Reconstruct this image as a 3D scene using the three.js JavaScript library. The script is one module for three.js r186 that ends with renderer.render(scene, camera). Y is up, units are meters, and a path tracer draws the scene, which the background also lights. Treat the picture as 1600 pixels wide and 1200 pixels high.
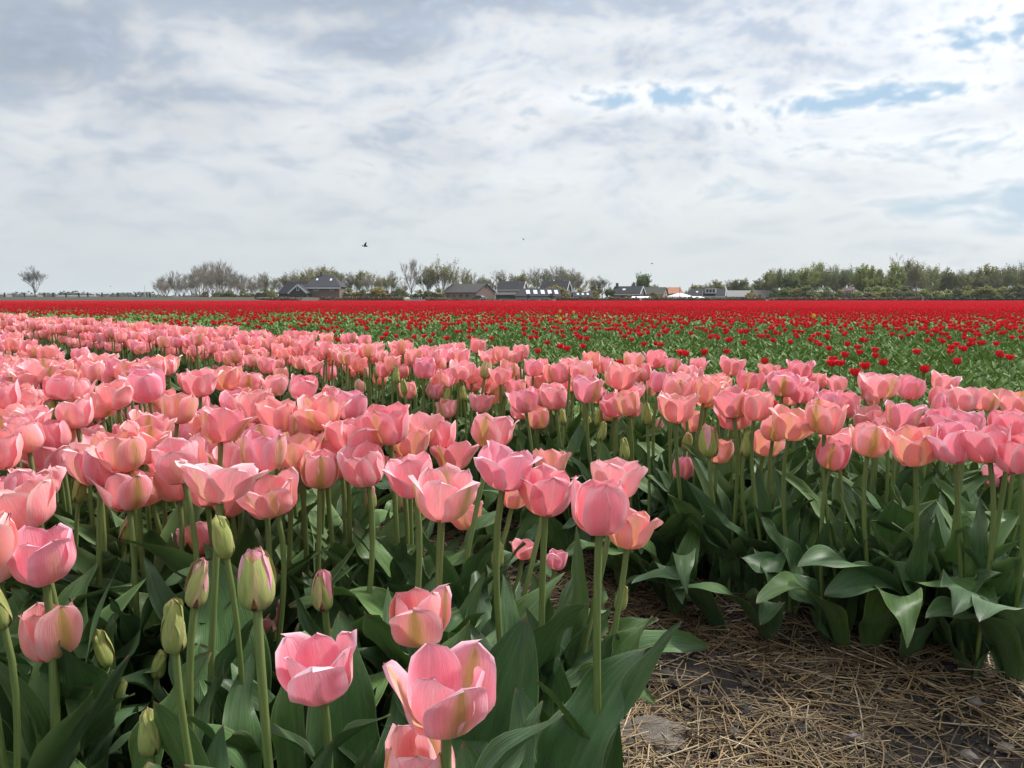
import * as THREE from 'three';
import { mergeGeometries } from 'three/addons/utils/BufferGeometryUtils.js';
import { createNoise2D, createNoise3D } from 'simplex-noise';

// ------------------------------------------------------------------ camera, sky, sun, exposure
const rngOf = (seed) => () => { seed = (seed + 0x6d2b79f5) | 0; let t = Math.imul(seed ^ (seed >>> 15), 1 | seed); t = (t + Math.imul(t ^ (t >>> 7), 61 | t)) ^ t; return ((t ^ (t >>> 14)) >>> 0) / 4294967296; };
const R0 = rngOf(7);
const n2 = createNoise2D(rngOf(11)), n3 = createNoise3D(rngOf(12));
const { sin, cos, tan, atan, atan2, PI, sqrt, abs, min, max, exp, pow, floor, hypot } = Math;
const clamp = (x, a = 0, b = 1) => min(b, max(a, x)), lerp = (a, b, t) => a + (b - a) * t;
const sst = (a, b, x) => { const t = clamp((x - a) / (b - a)); return t * t * (3 - 2 * t); };
const mix3 = (a, b, t) => [lerp(a[0], b[0], t), lerp(a[1], b[1], t), lerp(a[2], b[2], t)];
const RAD = PI / 180;
const scene = new THREE.Scene();
const EYE = 0.72, FOC = 1201, PITCH = atan(134 / FOC);      // the photograph's lens: 26 mm on a 1600 x 1200 frame, horizon at row 466
const camera = new THREE.PerspectiveCamera(2 * atan(600 / FOC) / RAD, 4 / 3, 0.05, 8000);
camera.position.set(0, EYE, 0);
camera.rotation.set(-PITCH, 0, 0);
scene.add(camera);
const SP = sin(PITCH), CP = cos(PITCH);
// a direction of view in the photograph's frame, and the point at a given depth along it
const at = (px, py, depth) => { const x = (px - 800) / FOC * depth, yc = (600 - py) / FOC * depth; return new THREE.Vector3(x, EYE + yc * CP - depth * SP, -(yc * SP + depth * CP)); };
const toPx = (x, y, z) => { const yr = y - EYE, d = -z, zc = -yr * SP + d * CP, yc = yr * CP + d * SP; return [800 + FOC * x / zc, 600 - FOC * yc / zc, zc]; };
const heightAt = (py, d) => { const k = (600 - py) / FOC; return EYE + d * (k * CP - SP) / (CP + k * SP); };
const xAt = (px, d, y = 0) => (px - 800) / FOC * (d * CP + (EYE - y) * SP);

const SUN = new THREE.Vector3(sin(48 * RAD) * cos(47 * RAD), sin(47 * RAD), -cos(48 * RAD) * cos(47 * RAD));
const fbm = (x, y, o, g = 0.5) => { let s = 0, a = 1, n = 0; for (let i = 0; i < o; i++) { s += a * n2(x, y); n += a; a *= g; x = x * 2.03 + 17.1; y = y * 2.03 - 9.7; } return s / n; };
function skyTexture(W, H) {
  const data = new Float32Array(W * H * 4);
  // thin places in the cloud sheet: azimuth, elevation, their half widths (degrees), strength
  const gaps = [[9, 24.6, 5.6, 2.3, 0.86], [15.5, 24.6, 4.2, 2.4, 0.84], [5, 21.5, 4, 1.2, 0.4], [16, 23, 3, 1.2, .45], [9.5, 14.0, 5.6, 1.1, 0.82], [25, 12.8, 7, 0.9, 0.66], [31, 15.6, 4, 1.3, 0.6], [31, 9.6, 8, 1.1, 0.6], [33, 5.8, 8, 2.2, 0.58], [20, 6.5, 7, 1.4, 0.3],
    [-62, 38, 9, 4, 0.5], [70, 24, 12, 4, 0.55], [118, 33, 12, 6, 0.6], [-118, 27, 14, 5, 0.55], [165, 40, 14, 6, 0.5], [-165, 22, 12, 4, 0.5], [-75, 14, 10, 2, 0.4], [140, 12, 12, 2.5, 0.5]];
  // heavier grey shelves of cloud
  const shelves = [[-2, 21, 10, 2.2, 0.8], [-16, 20.5, 9, 1.6, 0.5], [-25, 25.5, 10, 2.6, 0.5], [-10, 17.2, 6, 1.3, 0.65], [-31, 16, 8, 3, 0.55], [2, 28, 9, 1.8, 0.5], [12, 20.2, 5, 1.3, .3], [-22, 13, 9, 2, 0.35], [26, 21.5, 6, 1.5, 0.25], [-70, 24, 16, 4, 0.6], [80, 36, 14, 4, 0.5], [-130, 40, 18, 5, 0.6], [150, 24, 18, 4, 0.6], [-100, 16, 14, 3, 0.5], [110, 17, 12, 3, 0.5]];
  for (let j = 0; j < H; j++) {
    const el = ((j + 0.5) / H - 0.5) * PI, y = sin(el), ce = cos(el), ed = el / RAD;
    for (let i = 0; i < W; i++) {
      const th = ((i + 0.5) / W - 0.5) * 2 * PI, x = cos(th) * ce, z = sin(th) * ce, o = (j * W + i) * 4;
      let c;
      if (ed < -1) c = [0.16, 0.17, 0.13];
      else {
        const e = max(ed, 0), az = atan2(x, -z) / RAD, h = max(y, 0) + 0.33, px = x / h, pz = z / h;
        let gap = 0, shelf = 0;
        for (const [a, b, wa, wb, k] of gaps) { let da = az - a; da -= 360 * Math.round(da / 360); gap += k * exp(-((da / wa) ** 2) - ((e - b) / wb) ** 2); }
        for (const [a, b, wa, wb, k] of shelves) { let da = az - a; da -= 360 * Math.round(da / 360); shelf += k * exp(-((da / wa) ** 2) - ((e - b) / wb) ** 2); }
        const wx = fbm(px * 1.3 + 3, pz * 1.3, 3) * 0.16, wz = fbm(px * 1.3 - 8, pz * 1.3 + 5, 3) * 0.16;
        const broad = fbm(px * 1.5 + wx, pz * 1.9 + wz, 4, 0.5);                  // large soft banks
        const mid = fbm(px * 4.6 + wx * 3, pz * 5.2 + wz * 3, 4, 0.52);             // blotches
        const cells = fbm(px * 15 + wx * 7, pz * 16 + wz * 7, 4, 0.52);            // rippled altocumulus
        const ripple = lerp(0.55, 1, sst(-25, 20, abs(az) > 90 ? 0 : az)) * sst(4, 14, e);
        const thick = 0.62 + broad * 0.40 + mid * 0.36 + cells * 0.42 * ripple + shelf * 0.6 - gap * 0.92;
        const cover = sst(-0.16, 0.42, thick + 0.02);
        // light coming through the sheet: thin cloud is bright, thick cloud grey; brighter towards the veiled sun; overhead, above the view, raised to light the scene more
        const d = x * SUN.x + y * SUN.y + z * SUN.z, glow = 0.56 * exp((d - 1) * 4.5) + 0.06 * d;
        const dark = sst(0.32, 1.22, thick + shelf * 0.3 + mid * 0.1);
        let cloud = mix3([0.755, 0.775, 0.80], [0.385, 0.442, 0.53], dark);
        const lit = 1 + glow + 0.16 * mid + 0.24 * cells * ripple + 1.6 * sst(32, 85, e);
        cloud = [cloud[0] * lit, cloud[1] * lit, cloud[2] * lit];
        const blue = mix3([0.48, 0.65, 0.80], [0.35, 0.525, 0.77], sst(4, 34, e));
        c = mix3(blue, cloud, cover);
        const haze = mix3([0.60, 0.655, 0.685], [0.70, 0.735, 0.745], sst(-40, 15, az > 90 ? 90 - (az - 90) : az < -90 ? -90 : az));
        c = mix3(c, haze, (1 - sst(0, 13, e)) * lerp(0.96, 0.62, sst(20, 33, abs(az) > 90 ? 0 : az)));
      }
      data[o] = c[0] * 0.59; data[o + 1] = c[1] * 0.595; data[o + 2] = c[2] * 0.597; data[o + 3] = 1;
    }
  }
  const t = new THREE.DataTexture(data, W, H, THREE.RGBAFormat, THREE.FloatType);
  t.mapping = THREE.EquirectangularReflectionMapping; t.magFilter = t.minFilter = THREE.LinearFilter; t.needsUpdate = true;
  return t;
}
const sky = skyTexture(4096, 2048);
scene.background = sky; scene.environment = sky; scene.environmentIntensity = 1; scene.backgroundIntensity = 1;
const sun = new THREE.DirectionalLight(new THREE.Color(1, 0.97, 0.92), 2.8);
sun.position.copy(SUN).multiplyScalar(60); sun.target.position.set(0, 0, -6);
sun.castShadow = true; sun.shadow.radius = 22; sun.shadow.mapSize.set(2048, 2048);
Object.assign(sun.shadow.camera, { left: -30, right: 30, top: 30, bottom: -30, near: 1, far: 160 });
scene.add(sun, sun.target);
const renderer = new THREE.WebGLRenderer({ antialias: true });
renderer.toneMapping = THREE.LinearToneMapping; renderer.toneMappingExposure = 1.78;
renderer.shadowMap.enabled = true; renderer.shadowMap.type = THREE.PCFSoftShadowMap;

// ------------------------------------------------------------------ helpers
const used = {};
const numbered = (n) => { const k = used[n] = (used[n] ?? -1) + 1; return k ? `${n}_${String(k).padStart(3, '0')}` : n; };
const tag = (o, label, category, group) => { o.userData = { label, category, ...(group ? { group } : {}) }; return o; };
const kindOf = (o, kind, label) => { o.userData = { kind, ...(label ? { label } : {}) }; return o; };
const shade = (m) => { m.castShadow = m.receiveShadow = true; return m; };
const thing = (name, x, y, z, turn = 0) => { const g = new THREE.Group(); g.name = numbered(name); g.position.set(x, y, z); g.rotation.y = turn; scene.add(g); return g; };
const part = (name, geo, mat, parent) => { const m = shade(new THREE.Mesh(geo, mat)); m.name = parent === scene ? numbered(name) : name; parent.add(m); return m; };
const lin = (r, g, b) => new THREE.Color().setRGB(r, g, b);
function dataTex(W, H, f, srgb = true, repeat = true) {   // f(u, v) gives a linear colour 0..1
  const a = new Uint8Array(W * H * 4), enc = (c) => 255 * (c <= 0.0031308 ? 12.92 * c : 1.055 * pow(c, 1 / 2.4) - 0.055);
  for (let j = 0; j < H; j++) for (let i = 0; i < W; i++) {
    const c = f((i + 0.5) / W, (j + 0.5) / H), o = (j * W + i) * 4;
    for (let k = 0; k < 3; k++) a[o + k] = clamp(srgb ? enc(clamp(c[k])) : 255 * clamp(c[k]), 0, 255);
    a[o + 3] = 255;
  }
  const t = new THREE.DataTexture(a, W, H, THREE.RGBAFormat);
  if (srgb) t.colorSpace = THREE.SRGBColorSpace;
  t.magFilter = THREE.LinearFilter; t.minFilter = THREE.LinearFilter; t.wrapS = t.wrapT = repeat ? THREE.RepeatWrapping : THREE.ClampToEdgeWrapping; t.needsUpdate = true;
  return t;
}
// tileable noise on the unit square
const tile = (u, v, f, seed = 0) => n3(cos(2 * PI * u) * f / 6.283 + seed, sin(2 * PI * u) * f / 6.283 + cos(2 * PI * v) * f / 6.283 * 1.7, sin(2 * PI * v) * f / 6.283 * 1.7 + seed * 3);
const tfbm = (u, v, f, o, seed = 0) => { let s = 0, a = 1, n = 0; for (let i = 0; i < o; i++) { s += a * tile(u, v, f, seed + i * 7.3); n += a; a *= 0.55; f *= 2; } return s / n; };
function grid(nu, nv, f, uvf) {   // a sheet of (nu x nv) cells; f(u, v) gives a position
  const p = [], uv = [], ix = [];
  for (let j = 0; j <= nv; j++) for (let i = 0; i <= nu; i++) { const u = i / nu, v = j / nv; p.push(...f(u, v)); uv.push(...(uvf ? uvf(u, v) : [u, v])); }
  for (let j = 0; j < nv; j++) for (let i = 0; i < nu; i++) { const a = j * (nu + 1) + i, b = a + 1, c = a + nu + 1, d = c + 1; ix.push(a, b, d, a, d, c); }
  const g = new THREE.BufferGeometry();
  g.setAttribute('position', new THREE.Float32BufferAttribute(p, 3)); g.setAttribute('uv', new THREE.Float32BufferAttribute(uv, 2)); g.setIndex(ix); g.computeVertexNormals();
  return g;
}
function tint(g, f) {   // vertex colours from f(u, v, x, y, z), linear
  const p = g.attributes.position, uv = g.attributes.uv, c = new Float32Array(p.count * 3);
  for (let i = 0; i < p.count; i++) c.set(f(uv ? uv.getX(i) : 0, uv ? uv.getY(i) : 0, p.getX(i), p.getY(i), p.getZ(i)), i * 3);
  g.setAttribute('color', new THREE.BufferAttribute(c, 3)); return g;
}

// ------------------------------------------------------------------ the ground
// Beds run diagonally: c = x + d counts across the beds (d metres ahead), s along them.
const BED1 = [0.2, 1.30], BED2 = [2.27, 3.34], FIELD_C = 3.95, FIELD_END = 122;
const bedMask = (c) => sst(BED1[0] - 0.3, BED1[0], c) * (1 - sst(BED1[1] - 0.12, BED1[1] + 0.14, c)) + sst(BED2[0] - 0.14, BED2[0] + 0.12, c) * (1 - sst(BED2[1], BED2[1] + 0.2, c)) + sst(3.7, 4, c);
const groundY = (x, z) => { const d = -z, near = 1 - sst(6, 14, hypot(x, d)); return near > 0 ? near * (0.035 * bedMask(x + d) - 0.03 + 0.012 * n2(x * 3, z * 3) + 0.009 * n2(x * 9, z * 9) + 0.005 * n2(x * 23, z * 23)) : 0; };
{
  const N = 300, k = 8.6, axis = (i) => 0.9 * Math.sinh(k * (i * 2 - 1));
  const g = grid(N, N, (u, v) => { const x = axis(u), z = axis(1 - v) - 1.4; return [x, groundY(x, z), z]; }, (u, v) => [axis(u), axis(v)]);
  const soil = dataTex(1024, 1024, (u, v) => {
    const a = tfbm(u, v, 9, 6, 1), b = tfbm(u, v, 40, 4, 5), dry = sst(0.05, 0.6, tfbm(u, v, 4, 4, 9));
    return mix3(mix3([0.020, 0.016, 0.013], [0.055, 0.043, 0.034], clamp(0.5 + a * 0.9 + b * 0.5)), [0.125, 0.105, 0.088], dry * 0.5 * clamp(0.35 + b));
  });
  const bump = dataTex(1024, 1024, (u, v) => { const h = 0.5 + 0.3 * tfbm(u, v, 30, 5, 3) + 0.2 * tfbm(u, v, 110, 3, 8); return [h, h, h]; }, false);
  for (const t of [soil, bump]) t.repeat.set(1 / 1.3, 1 / 1.3);
  kindOf(part('ground', g, new THREE.MeshStandardMaterial({ map: soil, bumpMap: bump, bumpScale: 0.02, roughness: 1 }), scene), 'structure');
  // rough grass bank beyond the flower field
  const grass = dataTex(512, 512, (u, v) => { const a = tfbm(u, v, 8, 5, 2), b = tfbm(u, v, 60, 3, 4); return mix3([0.085, 0.10, 0.04], [0.17, 0.145, 0.085], clamp(0.5 + a + b * 0.5)); });
  grass.repeat.set(1 / 7, 1 / 7);
  const bank = grid(160, 14, (u, v) => { const x = lerp(-260, 260, u), d = lerp(FIELD_END + 1, 330, pow(v, 1.6)), r = sst(0, 0.14, v) - 0.75 * sst(0.3, 0.7, v); return [x, 0.01 + r * (x < -40 ? 0.95 : 0.5) * (0.9 + 0.15 * n2(x * 0.05, d * 0.05)), -d]; }, (u, v) => [u * 520, v * 200]);
  kindOf(part('grass_bank', bank, new THREE.MeshStandardMaterial({ map: grass, color: lin(0.34, 0.31, 0.3), roughness: 1 }), scene), 'structure');
  const meadow = grid(40, 10, (u, v) => [lerp(-2600, 2600, u), 0.02, -lerp(331, 3200, v * v)], (u, v) => [u * 5200, v * 3000]);
  kindOf(part('meadow', meadow, new THREE.MeshStandardMaterial({ map: grass, color: lin(0.8, 1, 0.7), roughness: 1 }), scene), 'structure');
}

// ------------------------------------------------------------------ tulips: petals, leaves, stems
const PINK = [0.97, 0.345, 0.41], DEEP = [0.96, 0.22, 0.315], PALE = [0.97, 0.70, 0.71], SALMON = [0.96, 0.53, 0.40], OLIVE = [0.46, 0.31, 0.07], GREEN = [0.27, 0.35, 0.075], CREAM = [0.80, 0.63, 0.36];
const STYLES = {   // flame: strength, width, reach along the petal; body: how salmon the flanks are
  flame: { f: 1.0, w: 0.52, reach: 1.02, salmon: 0.8, pale: 0.5 }, flame_b: { f: 0.8, w: 0.46, reach: 0.92, salmon: 0.85, pale: 0.4 },
  pink: { f: 0.45, w: 0.42, reach: 0.8, salmon: 0.6, pale: 0.5 }, pink_b: { f: 0.12, w: 0.2, reach: 0.5, salmon: 0.35, pale: 0.7 }, orange: { f: 0.55, w: 0.5, reach: 0.98, salmon: 1.05, pale: 0.25 },
  inner: { f: 0.0, w: 0.2, reach: 0.4, salmon: 0.5, pale: 0.5 }, inner_b: { f: 0.12, w: 0.12, reach: 0.9, salmon: 0.9, pale: 0.4 },
  bud: { bud: 1 }, olive: { bud: 0.76 }, red: { red: 1 }, yellow: { red: 2 },
};
function petalColor(u, v, st, seed) {
  const s = u * 2 - 1, a = abs(s), q = n2(s * 22 + seed, v * 1.3) * 0.6 + n2(s * 50 - seed, v * 2.5) * 0.4, blot = n2(s * 2.2 + seed * 3, v * 2.4 - seed);
  if (st.red) { const c = st.red > 1 ? [0.75, 0.52, 0.06] : [0.74, 0.005, 0.022]; return c.map((x) => x * (1 + 0.12 * q)); }
  let c;
  if (st.bud) {
    const edge = sst(0.55, 1, a + blot * 0.12) * (1 - 0.4 * v);
    c = mix3(mix3(GREEN, [0.42, 0.45, 0.13], clamp(0.35 + blot * 0.35 + v * 0.25)), mix3(CREAM, PINK, 0.55), clamp(edge * (1.2 - st.bud) + (1 - st.bud) * (0.25 + 0.5 * a)));
    c = mix3(c, [0.50, 0.22, 0.14], 0.5 * sst(0.9, 1, v));
  } else {
    c = mix3(PINK, DEEP, clamp(0.3 + blot * 0.7));
    c = mix3(c, SALMON, clamp(st.salmon * (0.75 - 0.6 * a) * (1.1 - 0.75 * v) + 0.12 * blot));
    c = mix3(c, PALE, clamp(st.pale * (sst(0.5, 1, a) * 0.8 + 0.5 * sst(0.965, 1, a) + 0.4 * sst(0.72, 1, v)) + 0.14 * blot));
    const wid = st.w * (1.15 - 0.75 * v), fl = st.f * exp(-((s / wid) ** 2)) * sst(0.0, 0.10, v) * (1 - sst(st.reach - 0.12, st.reach + 0.05, v * 0.97)) * (0.9 + 0.2 * q);
    c = mix3(c, mix3([0.84, 0.49, 0.19], OLIVE, clamp(fl * 1.15)), clamp(fl));
    c = mix3(c, mix3(CREAM, [0.34, 0.33, 0.20], 0.5), (1 - sst(0.0, 0.11, v)) * 0.8);
    c = mix3(c, [0.93, 0.70, 0.62], 0.22 * exp(-((s / 0.035) ** 2)) * sst(0.2, 0.5, v) * (1 - st.f));     // pale midrib line
  }
  const k = 1 + 0.10 * q;
  return [c[0] * k, c[1] * (k + 0.03 * q), c[2] * k];
}
const petalMat = {}, petalBump = dataTex(256, 128, (u, v) => { const s = u * 2 - 1, h = 0.5 + 0.28 * n2(s * 26, v * 1.4) + 0.22 * n2(s * 60, v * 2.6) + 0.12 * n2(s * 5, v * 5); return [h, h, h]; }, false, false);
{
  let seed = 1;
  for (const [name, st] of Object.entries(STYLES)) {
    const sd = seed++ * 5.3, map = dataTex(128, 256, (u, v) => petalColor(u, v, st, sd), true, false);
    // flowers differ: plain, deeper pink, paler, peach, mauve
    petalMat[name] = [[1, 1, 1], [0.99, 0.87, 0.92], [1.04, 1.16, 1.12], [1.02, 1.05, 0.95], [0.98, 0.95, 1.06]].map((k) => new THREE.MeshPhysicalMaterial({ map, color: st.bud || st.red ? lin(1, 1, 1) : lin(...k), bumpMap: petalBump, bumpScale: 0.0007, roughness: 0.97, transmission: st.bud ? 0.12 : 0.34, thickness: 0, ior: 1.35, clearcoat: st.bud ? 0.15 : 0, clearcoatRoughness: 0.5, side: THREE.DoubleSide }));
  }
}
const spineOf = (o, inner) => {   // the petal's length profile: [r, y] at t = k/24, unit length; o: 0 bud .. 1 wide open
  const aMid = 90 - 25 * o, aEnd = 124 - 84 * o + 10 * o * o, out = [[inner ? 0.03 : 0.045, inner ? 0.02 : 0]];
  for (let k = 1; k <= 24; k++) {
    const t = (k - 0.5) / 24, tr = lerp(0.34, 0.54, sst(0, 0.3, o)), a = (lerp(lerp(2, aMid, lerp(sst(0, tr, t), min(1, t / tr), 0.6)), aEnd, sst(tr * 0.8, 1, t)) - o * o * 40 * pow(t, 7)) * RAD, p = out[k - 1];
    out.push([max(0.006, p[0] + cos(a) / 24 * lerp(0.68, 1, sst(0, 0.25, o))), p[1] + sin(a) / 24]);
  }
  return out;
};
function petalGeo(o, inner, seed, nu = 10, nv = 14) {
  const R = rngOf(seed), sp = spineOf(o, inner), wMax = lerp(0.235, 0.41, sst(0, 0.3, o)) * (inner ? 0.93 : 1) * (0.95 + R() * 0.1), ph = R() * 6.28, ph2 = R() * 6.28, wav = (0.02 + 0.04 * o) * (0.5 + R()) * (0.12 + 0.88 * sst(0.02, 0.3, o)), flare = o * (0.03 + 0.08 * R()), skew = (R() - 0.5) * 0.06, point = R() * R() * 0.06 + (o > 0.95 ? 0.05 : 0), tipIn = R() * 0.05 * (1 - o), notch = R();
  const shrink = inner ? 0.9 : 1;
  return grid(nu, nv, (u, v) => {
    const s = u * 2 - 1, k = v * 24, i = min(23, floor(k)), f = k - i;
    let r = lerp(sp[i][0], sp[i + 1][0], f) * shrink, y = lerp(sp[i][1], sp[i + 1][1], f);
    const q = max(0, (v - 0.58) / 0.42);
    let w = wMax * lerp(0.34, 1, sst(0, 0.55, v)) * pow(max(0, 1 - pow(q, 2.7 - point * 9)), 0.52) * (1 + 0.03 * sin(v * 9 + ph));
    w = max(w, 0.004);
    const Rc = max(r * (1.08 + o * 0.25), 0.14 + 0.1 * o * v), phi = s * w / Rc, e = s * s;
    let x = Rc * sin(phi) + skew * v * v, rr = r - Rc * (1 - cos(phi));
    rr += flare * e * e * v + wav * sin(v * 7 + ph + s * 2) * e * v + 0.6 * wav * sin(v * 13 + ph2 - s * 3) * e - 0.014 * exp(-((s / 0.16) ** 2)) * sst(0.15, 0.5, v) + 0.01 * sin(s * 9 + ph) * v * o;
    y += 0.018 * sin(s * 5 + ph2) * v * v * (0.4 + o) - 0.03 * e * v * notch * (1 - q) + 0.03 * point * exp(-((s / 0.1) ** 2)) * sst(0.85, 1, v);
    rr -= tipIn * pow(v, 5);
    return [x, y, rr];
  });
}
const LEVELS = [0, 0.12, 0.25, 0.38, 0.5, 0.62, 0.75, 0.88, 1.02], VARS = 4;
const petalPool = LEVELS.map((o, i) => [false, true].map((inner) => Array.from({ length: VARS }, (_, k) => petalGeo(o, inner, 1000 + i * 37 + k * 5 + inner * 3))));
const levelOf = (o) => { let b = 0; LEVELS.forEach((l, i) => { if (abs(l - o) < abs(LEVELS[b] - o)) b = i; }); return b; };
const headSize = (o) => { const s = spineOf(o, false); return [max(...s.map((p) => p[1])), max(...s.map((p) => p[0]))]; };

const leafCol = [0, 1, 2].map((k) => {
  const spots = Array.from({ length: 60 }, () => [R0(), R0(), 0.0022 + R0() * 0.006, R0()]);
  return dataTex(256, 1024, (u, v) => {
    const s = u * 2 - 1, vein = 0.5 * n2(s * 30 + k * 9, v * 1.2) + 0.5 * n2(s * 75, v * 2 + k), blot = fbm(s * 1.6 + k * 5, v * 3.5, 4), bloom = sst(0.0, 0.7, fbm(s * 2 - k, v * 2.2 + 8, 4));
    let c = mix3([0.036, 0.098, 0.016], [0.066, 0.148, 0.034], clamp(0.5 + blot * 0.7));
    c = mix3(c, [0.095, 0.160, 0.082], bloom * 0.42);                                       // waxy bloom
    c = mix3(c, [0.10, 0.155, 0.05], 0.55 * exp(-((s / 0.04) ** 2)) * (1 - v));             // keel
    c = mix3(c, [0.20, 0.27, 0.11], 0.75 * sst(0.955, 0.985, abs(s)));                      // pale margin
    c = mix3(c, [0.20, 0.15, 0.06], 0.8 * sst(0.972, 0.99, v + 0.01 * n2(s * 6, k))); c = mix3(c, [0.14, 0.11, 0.07], 0.5 * sst(0.55, 0.75, n2(s * 3 + k * 4, v * 9 - k)) * sst(0.5, 0.9, abs(s))); c = mix3(c, [0.14, 0.20, 0.08], 0.5 * (1 - sst(0, 0.12, v)));
    const g = 1 + 0.10 * vein;
    c = [c[0] * g, c[1] * g, c[2] * g];
    for (const [a, b, r, m] of spots) { const e = ((u - a) ** 2) + (((v - b) * 3.4) ** 2); if (e < r * r * 1.6) c = mix3(c, [0.33, 0.37, 0.33], 0.75 * m * (1 - sst(r * r * 0.5, r * r * 1.6, e))); }
    return c;
  }, true, false);
});
const leafBump = dataTex(256, 256, (u, v) => { const s = u * 2 - 1, h = 0.5 + 0.3 * n2(s * 34, v * 0.8) + 0.2 * n2(s * 80, v * 1.5); return [h, h, h]; }, false, false);
const leafMats = [];
for (let k = 0; k < 3; k++) for (const col of [[1.2, 1.2, 1.2], [1.55, 1.4, 1.1], [1.0, 1.05, 1.2]]) leafMats.push(new THREE.MeshPhysicalMaterial({ map: leafCol[k], color: lin(...col), bumpMap: leafBump, bumpScale: 0.002, roughness: 0.95, transmission: 0.1, thickness: 0, clearcoat: 0.36, clearcoatRoughness: 0.4, ior: 1.4, side: THREE.DoubleSide }));
// a leaf: L length, W width (metres), rise: angle at the base, bend: how far it arches over, droop: extra bend near the tip
function leafGeo({ L, W, rise, bend, droop = 0, twist = 0, fold = 0.8, wave = 0.06, seed, side = 0, full = 0.85 }, nu = 8, nv = 24) {
  const R = rngOf(seed), ph = [R() * 6.28, R() * 6.28, R() * 6.28, R() * 6.28], fr = [1.6 + R() * 1.6, 1.6 + R() * 1.6], wob = (R() - 0.5) * 0.5;
  const sp = [[0.004, 0, 0]]; let ang = [];
  for (let k = 0; k <= nv; k++) { const t = k / nv; ang.push((rise - bend * pow(t, 1.35) - droop * sst(0.5, 0.85, t)) * RAD); }
  for (let k = 1; k <= nv; k++) { const p = sp[k - 1], a = (ang[k - 1] + ang[k]) / 2; sp.push([p[0] + cos(a) * L / nv, p[1] + sin(a) * L / nv, side * pow(k / nv, 2) * L + 0.05 * L * sin(k / nv * 4 + ph[0]) * (k / nv)]); }
  return grid(nu, nv, (u, v) => {
    const s = u * 2 - 1, k = Math.round(v * nv), [r, y, z] = sp[k], a = ang[k], m = abs(s), j = s > 0 ? 1 : 0;
    const w = max(0.0006, W / 2 * pow(max(0, sin(PI * pow(0.1 + 0.9 * v, 0.86))), full)), fl = fold * lerp(1.25, 0.3, sst(0, 0.45, v)) + 0.12;
    const tw = twist * RAD * v + wob * v * v, cz = s * w * cos(fl * 0.75), cn = m * w * sin(fl * 0.75) * (0.4 + 0.6 * m) + wave * W * sin(2 * PI * fr[j] * v + ph[1 + j]) * m * m * sst(0.08, 0.3, v) * (1 - 0.7 * sst(0.8, 1, v));
    const z2 = cz * cos(tw) - cn * sin(tw), n = cz * sin(tw) + cn * cos(tw);
    return [r - sin(a) * n, y + cos(a) * n, z + z2];
  });
}
const leafPool = { low: [], mid: [], top: [], arch: [], wide: [] };
for (let k = 0; k < 14; k++) {
  const R = rngOf(300 + k), r = (a, b) => lerp(a, b, R());
  leafPool.low.push(leafGeo({ L: r(0.27, 0.34), W: r(0.065, 0.095), rise: r(66, 80), bend: r(20, 60), droop: R() < 0.3 ? r(30, 80) : 0, twist: r(-70, 70), fold: r(0.5, 0.9), wave: r(0.06, 0.18), seed: 400 + k, side: r(-0.16, 0.16) }));
  leafPool.mid.push(leafGeo({ L: r(0.22, 0.30), W: r(0.045, 0.068), rise: r(70, 84), bend: r(15, 50), droop: R() < 0.2 ? r(20, 60) : 0, twist: r(-80, 80), fold: r(0.6, 1), wave: r(0.05, 0.13), seed: 500 + k, side: r(-0.15, 0.15) }));
  leafPool.top.push(leafGeo({ L: r(0.14, 0.2), W: r(0.022, 0.036), rise: r(70, 84), bend: r(10, 40), twist: r(-60, 60), fold: r(0.6, 1.1), wave: r(0.03, 0.1), seed: 600 + k, side: r(-0.1, 0.1) }));
  leafPool.arch.push(leafGeo({ L: r(0.26, 0.34), W: r(0.07, 0.105), rise: r(60, 76), bend: r(60, 105), droop: r(0, 30), twist: r(-50, 50), fold: r(0.25, 0.7), wave: r(0.07, 0.17), seed: 700 + k, side: r(-0.2, 0.2), full: 0.66 }, 10, 28));
  leafPool.wide.push(leafGeo({ L: r(0.26, 0.32), W: r(0.09, 0.12), rise: r(70, 84), bend: r(12, 40), twist: r(-40, 40), fold: r(0.35, 0.7), wave: r(0.05, 0.12), seed: 800 + k, side: r(-0.15, 0.15), full: 0.7 }, 10, 28));
}
const stemTex = dataTex(64, 128, (u, v) => { const q = tfbm(u, v, 8, 3, 2); return mix3([0.105, 0.165, 0.035], [0.17, 0.215, 0.065], clamp(0.45 + q + 0.15 * v)); });
const stemMat = new THREE.MeshPhysicalMaterial({ map: stemTex, roughness: 0.55, clearcoat: 0.2, clearcoatRoughness: 0.4 });
function stemGeo(dx, dy, dz, tx, tz, r = 0.0047, sides = 8, n = 9) {   // from the plant's base to the head, arriving along (tx, 1, tz)
  const c = new THREE.CubicBezierCurve3(new THREE.Vector3(), new THREE.Vector3(dx * 0.12, dy * 0.35, dz * 0.12), new THREE.Vector3(dx - tx * dy * 0.28, dy * 0.7, dz - tz * dy * 0.28), new THREE.Vector3(dx, dy, dz));
  return new THREE.TubeGeometry(c, n, r, sides, false);
}
const UPV = new THREE.Vector3(0, 1, 0);
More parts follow.
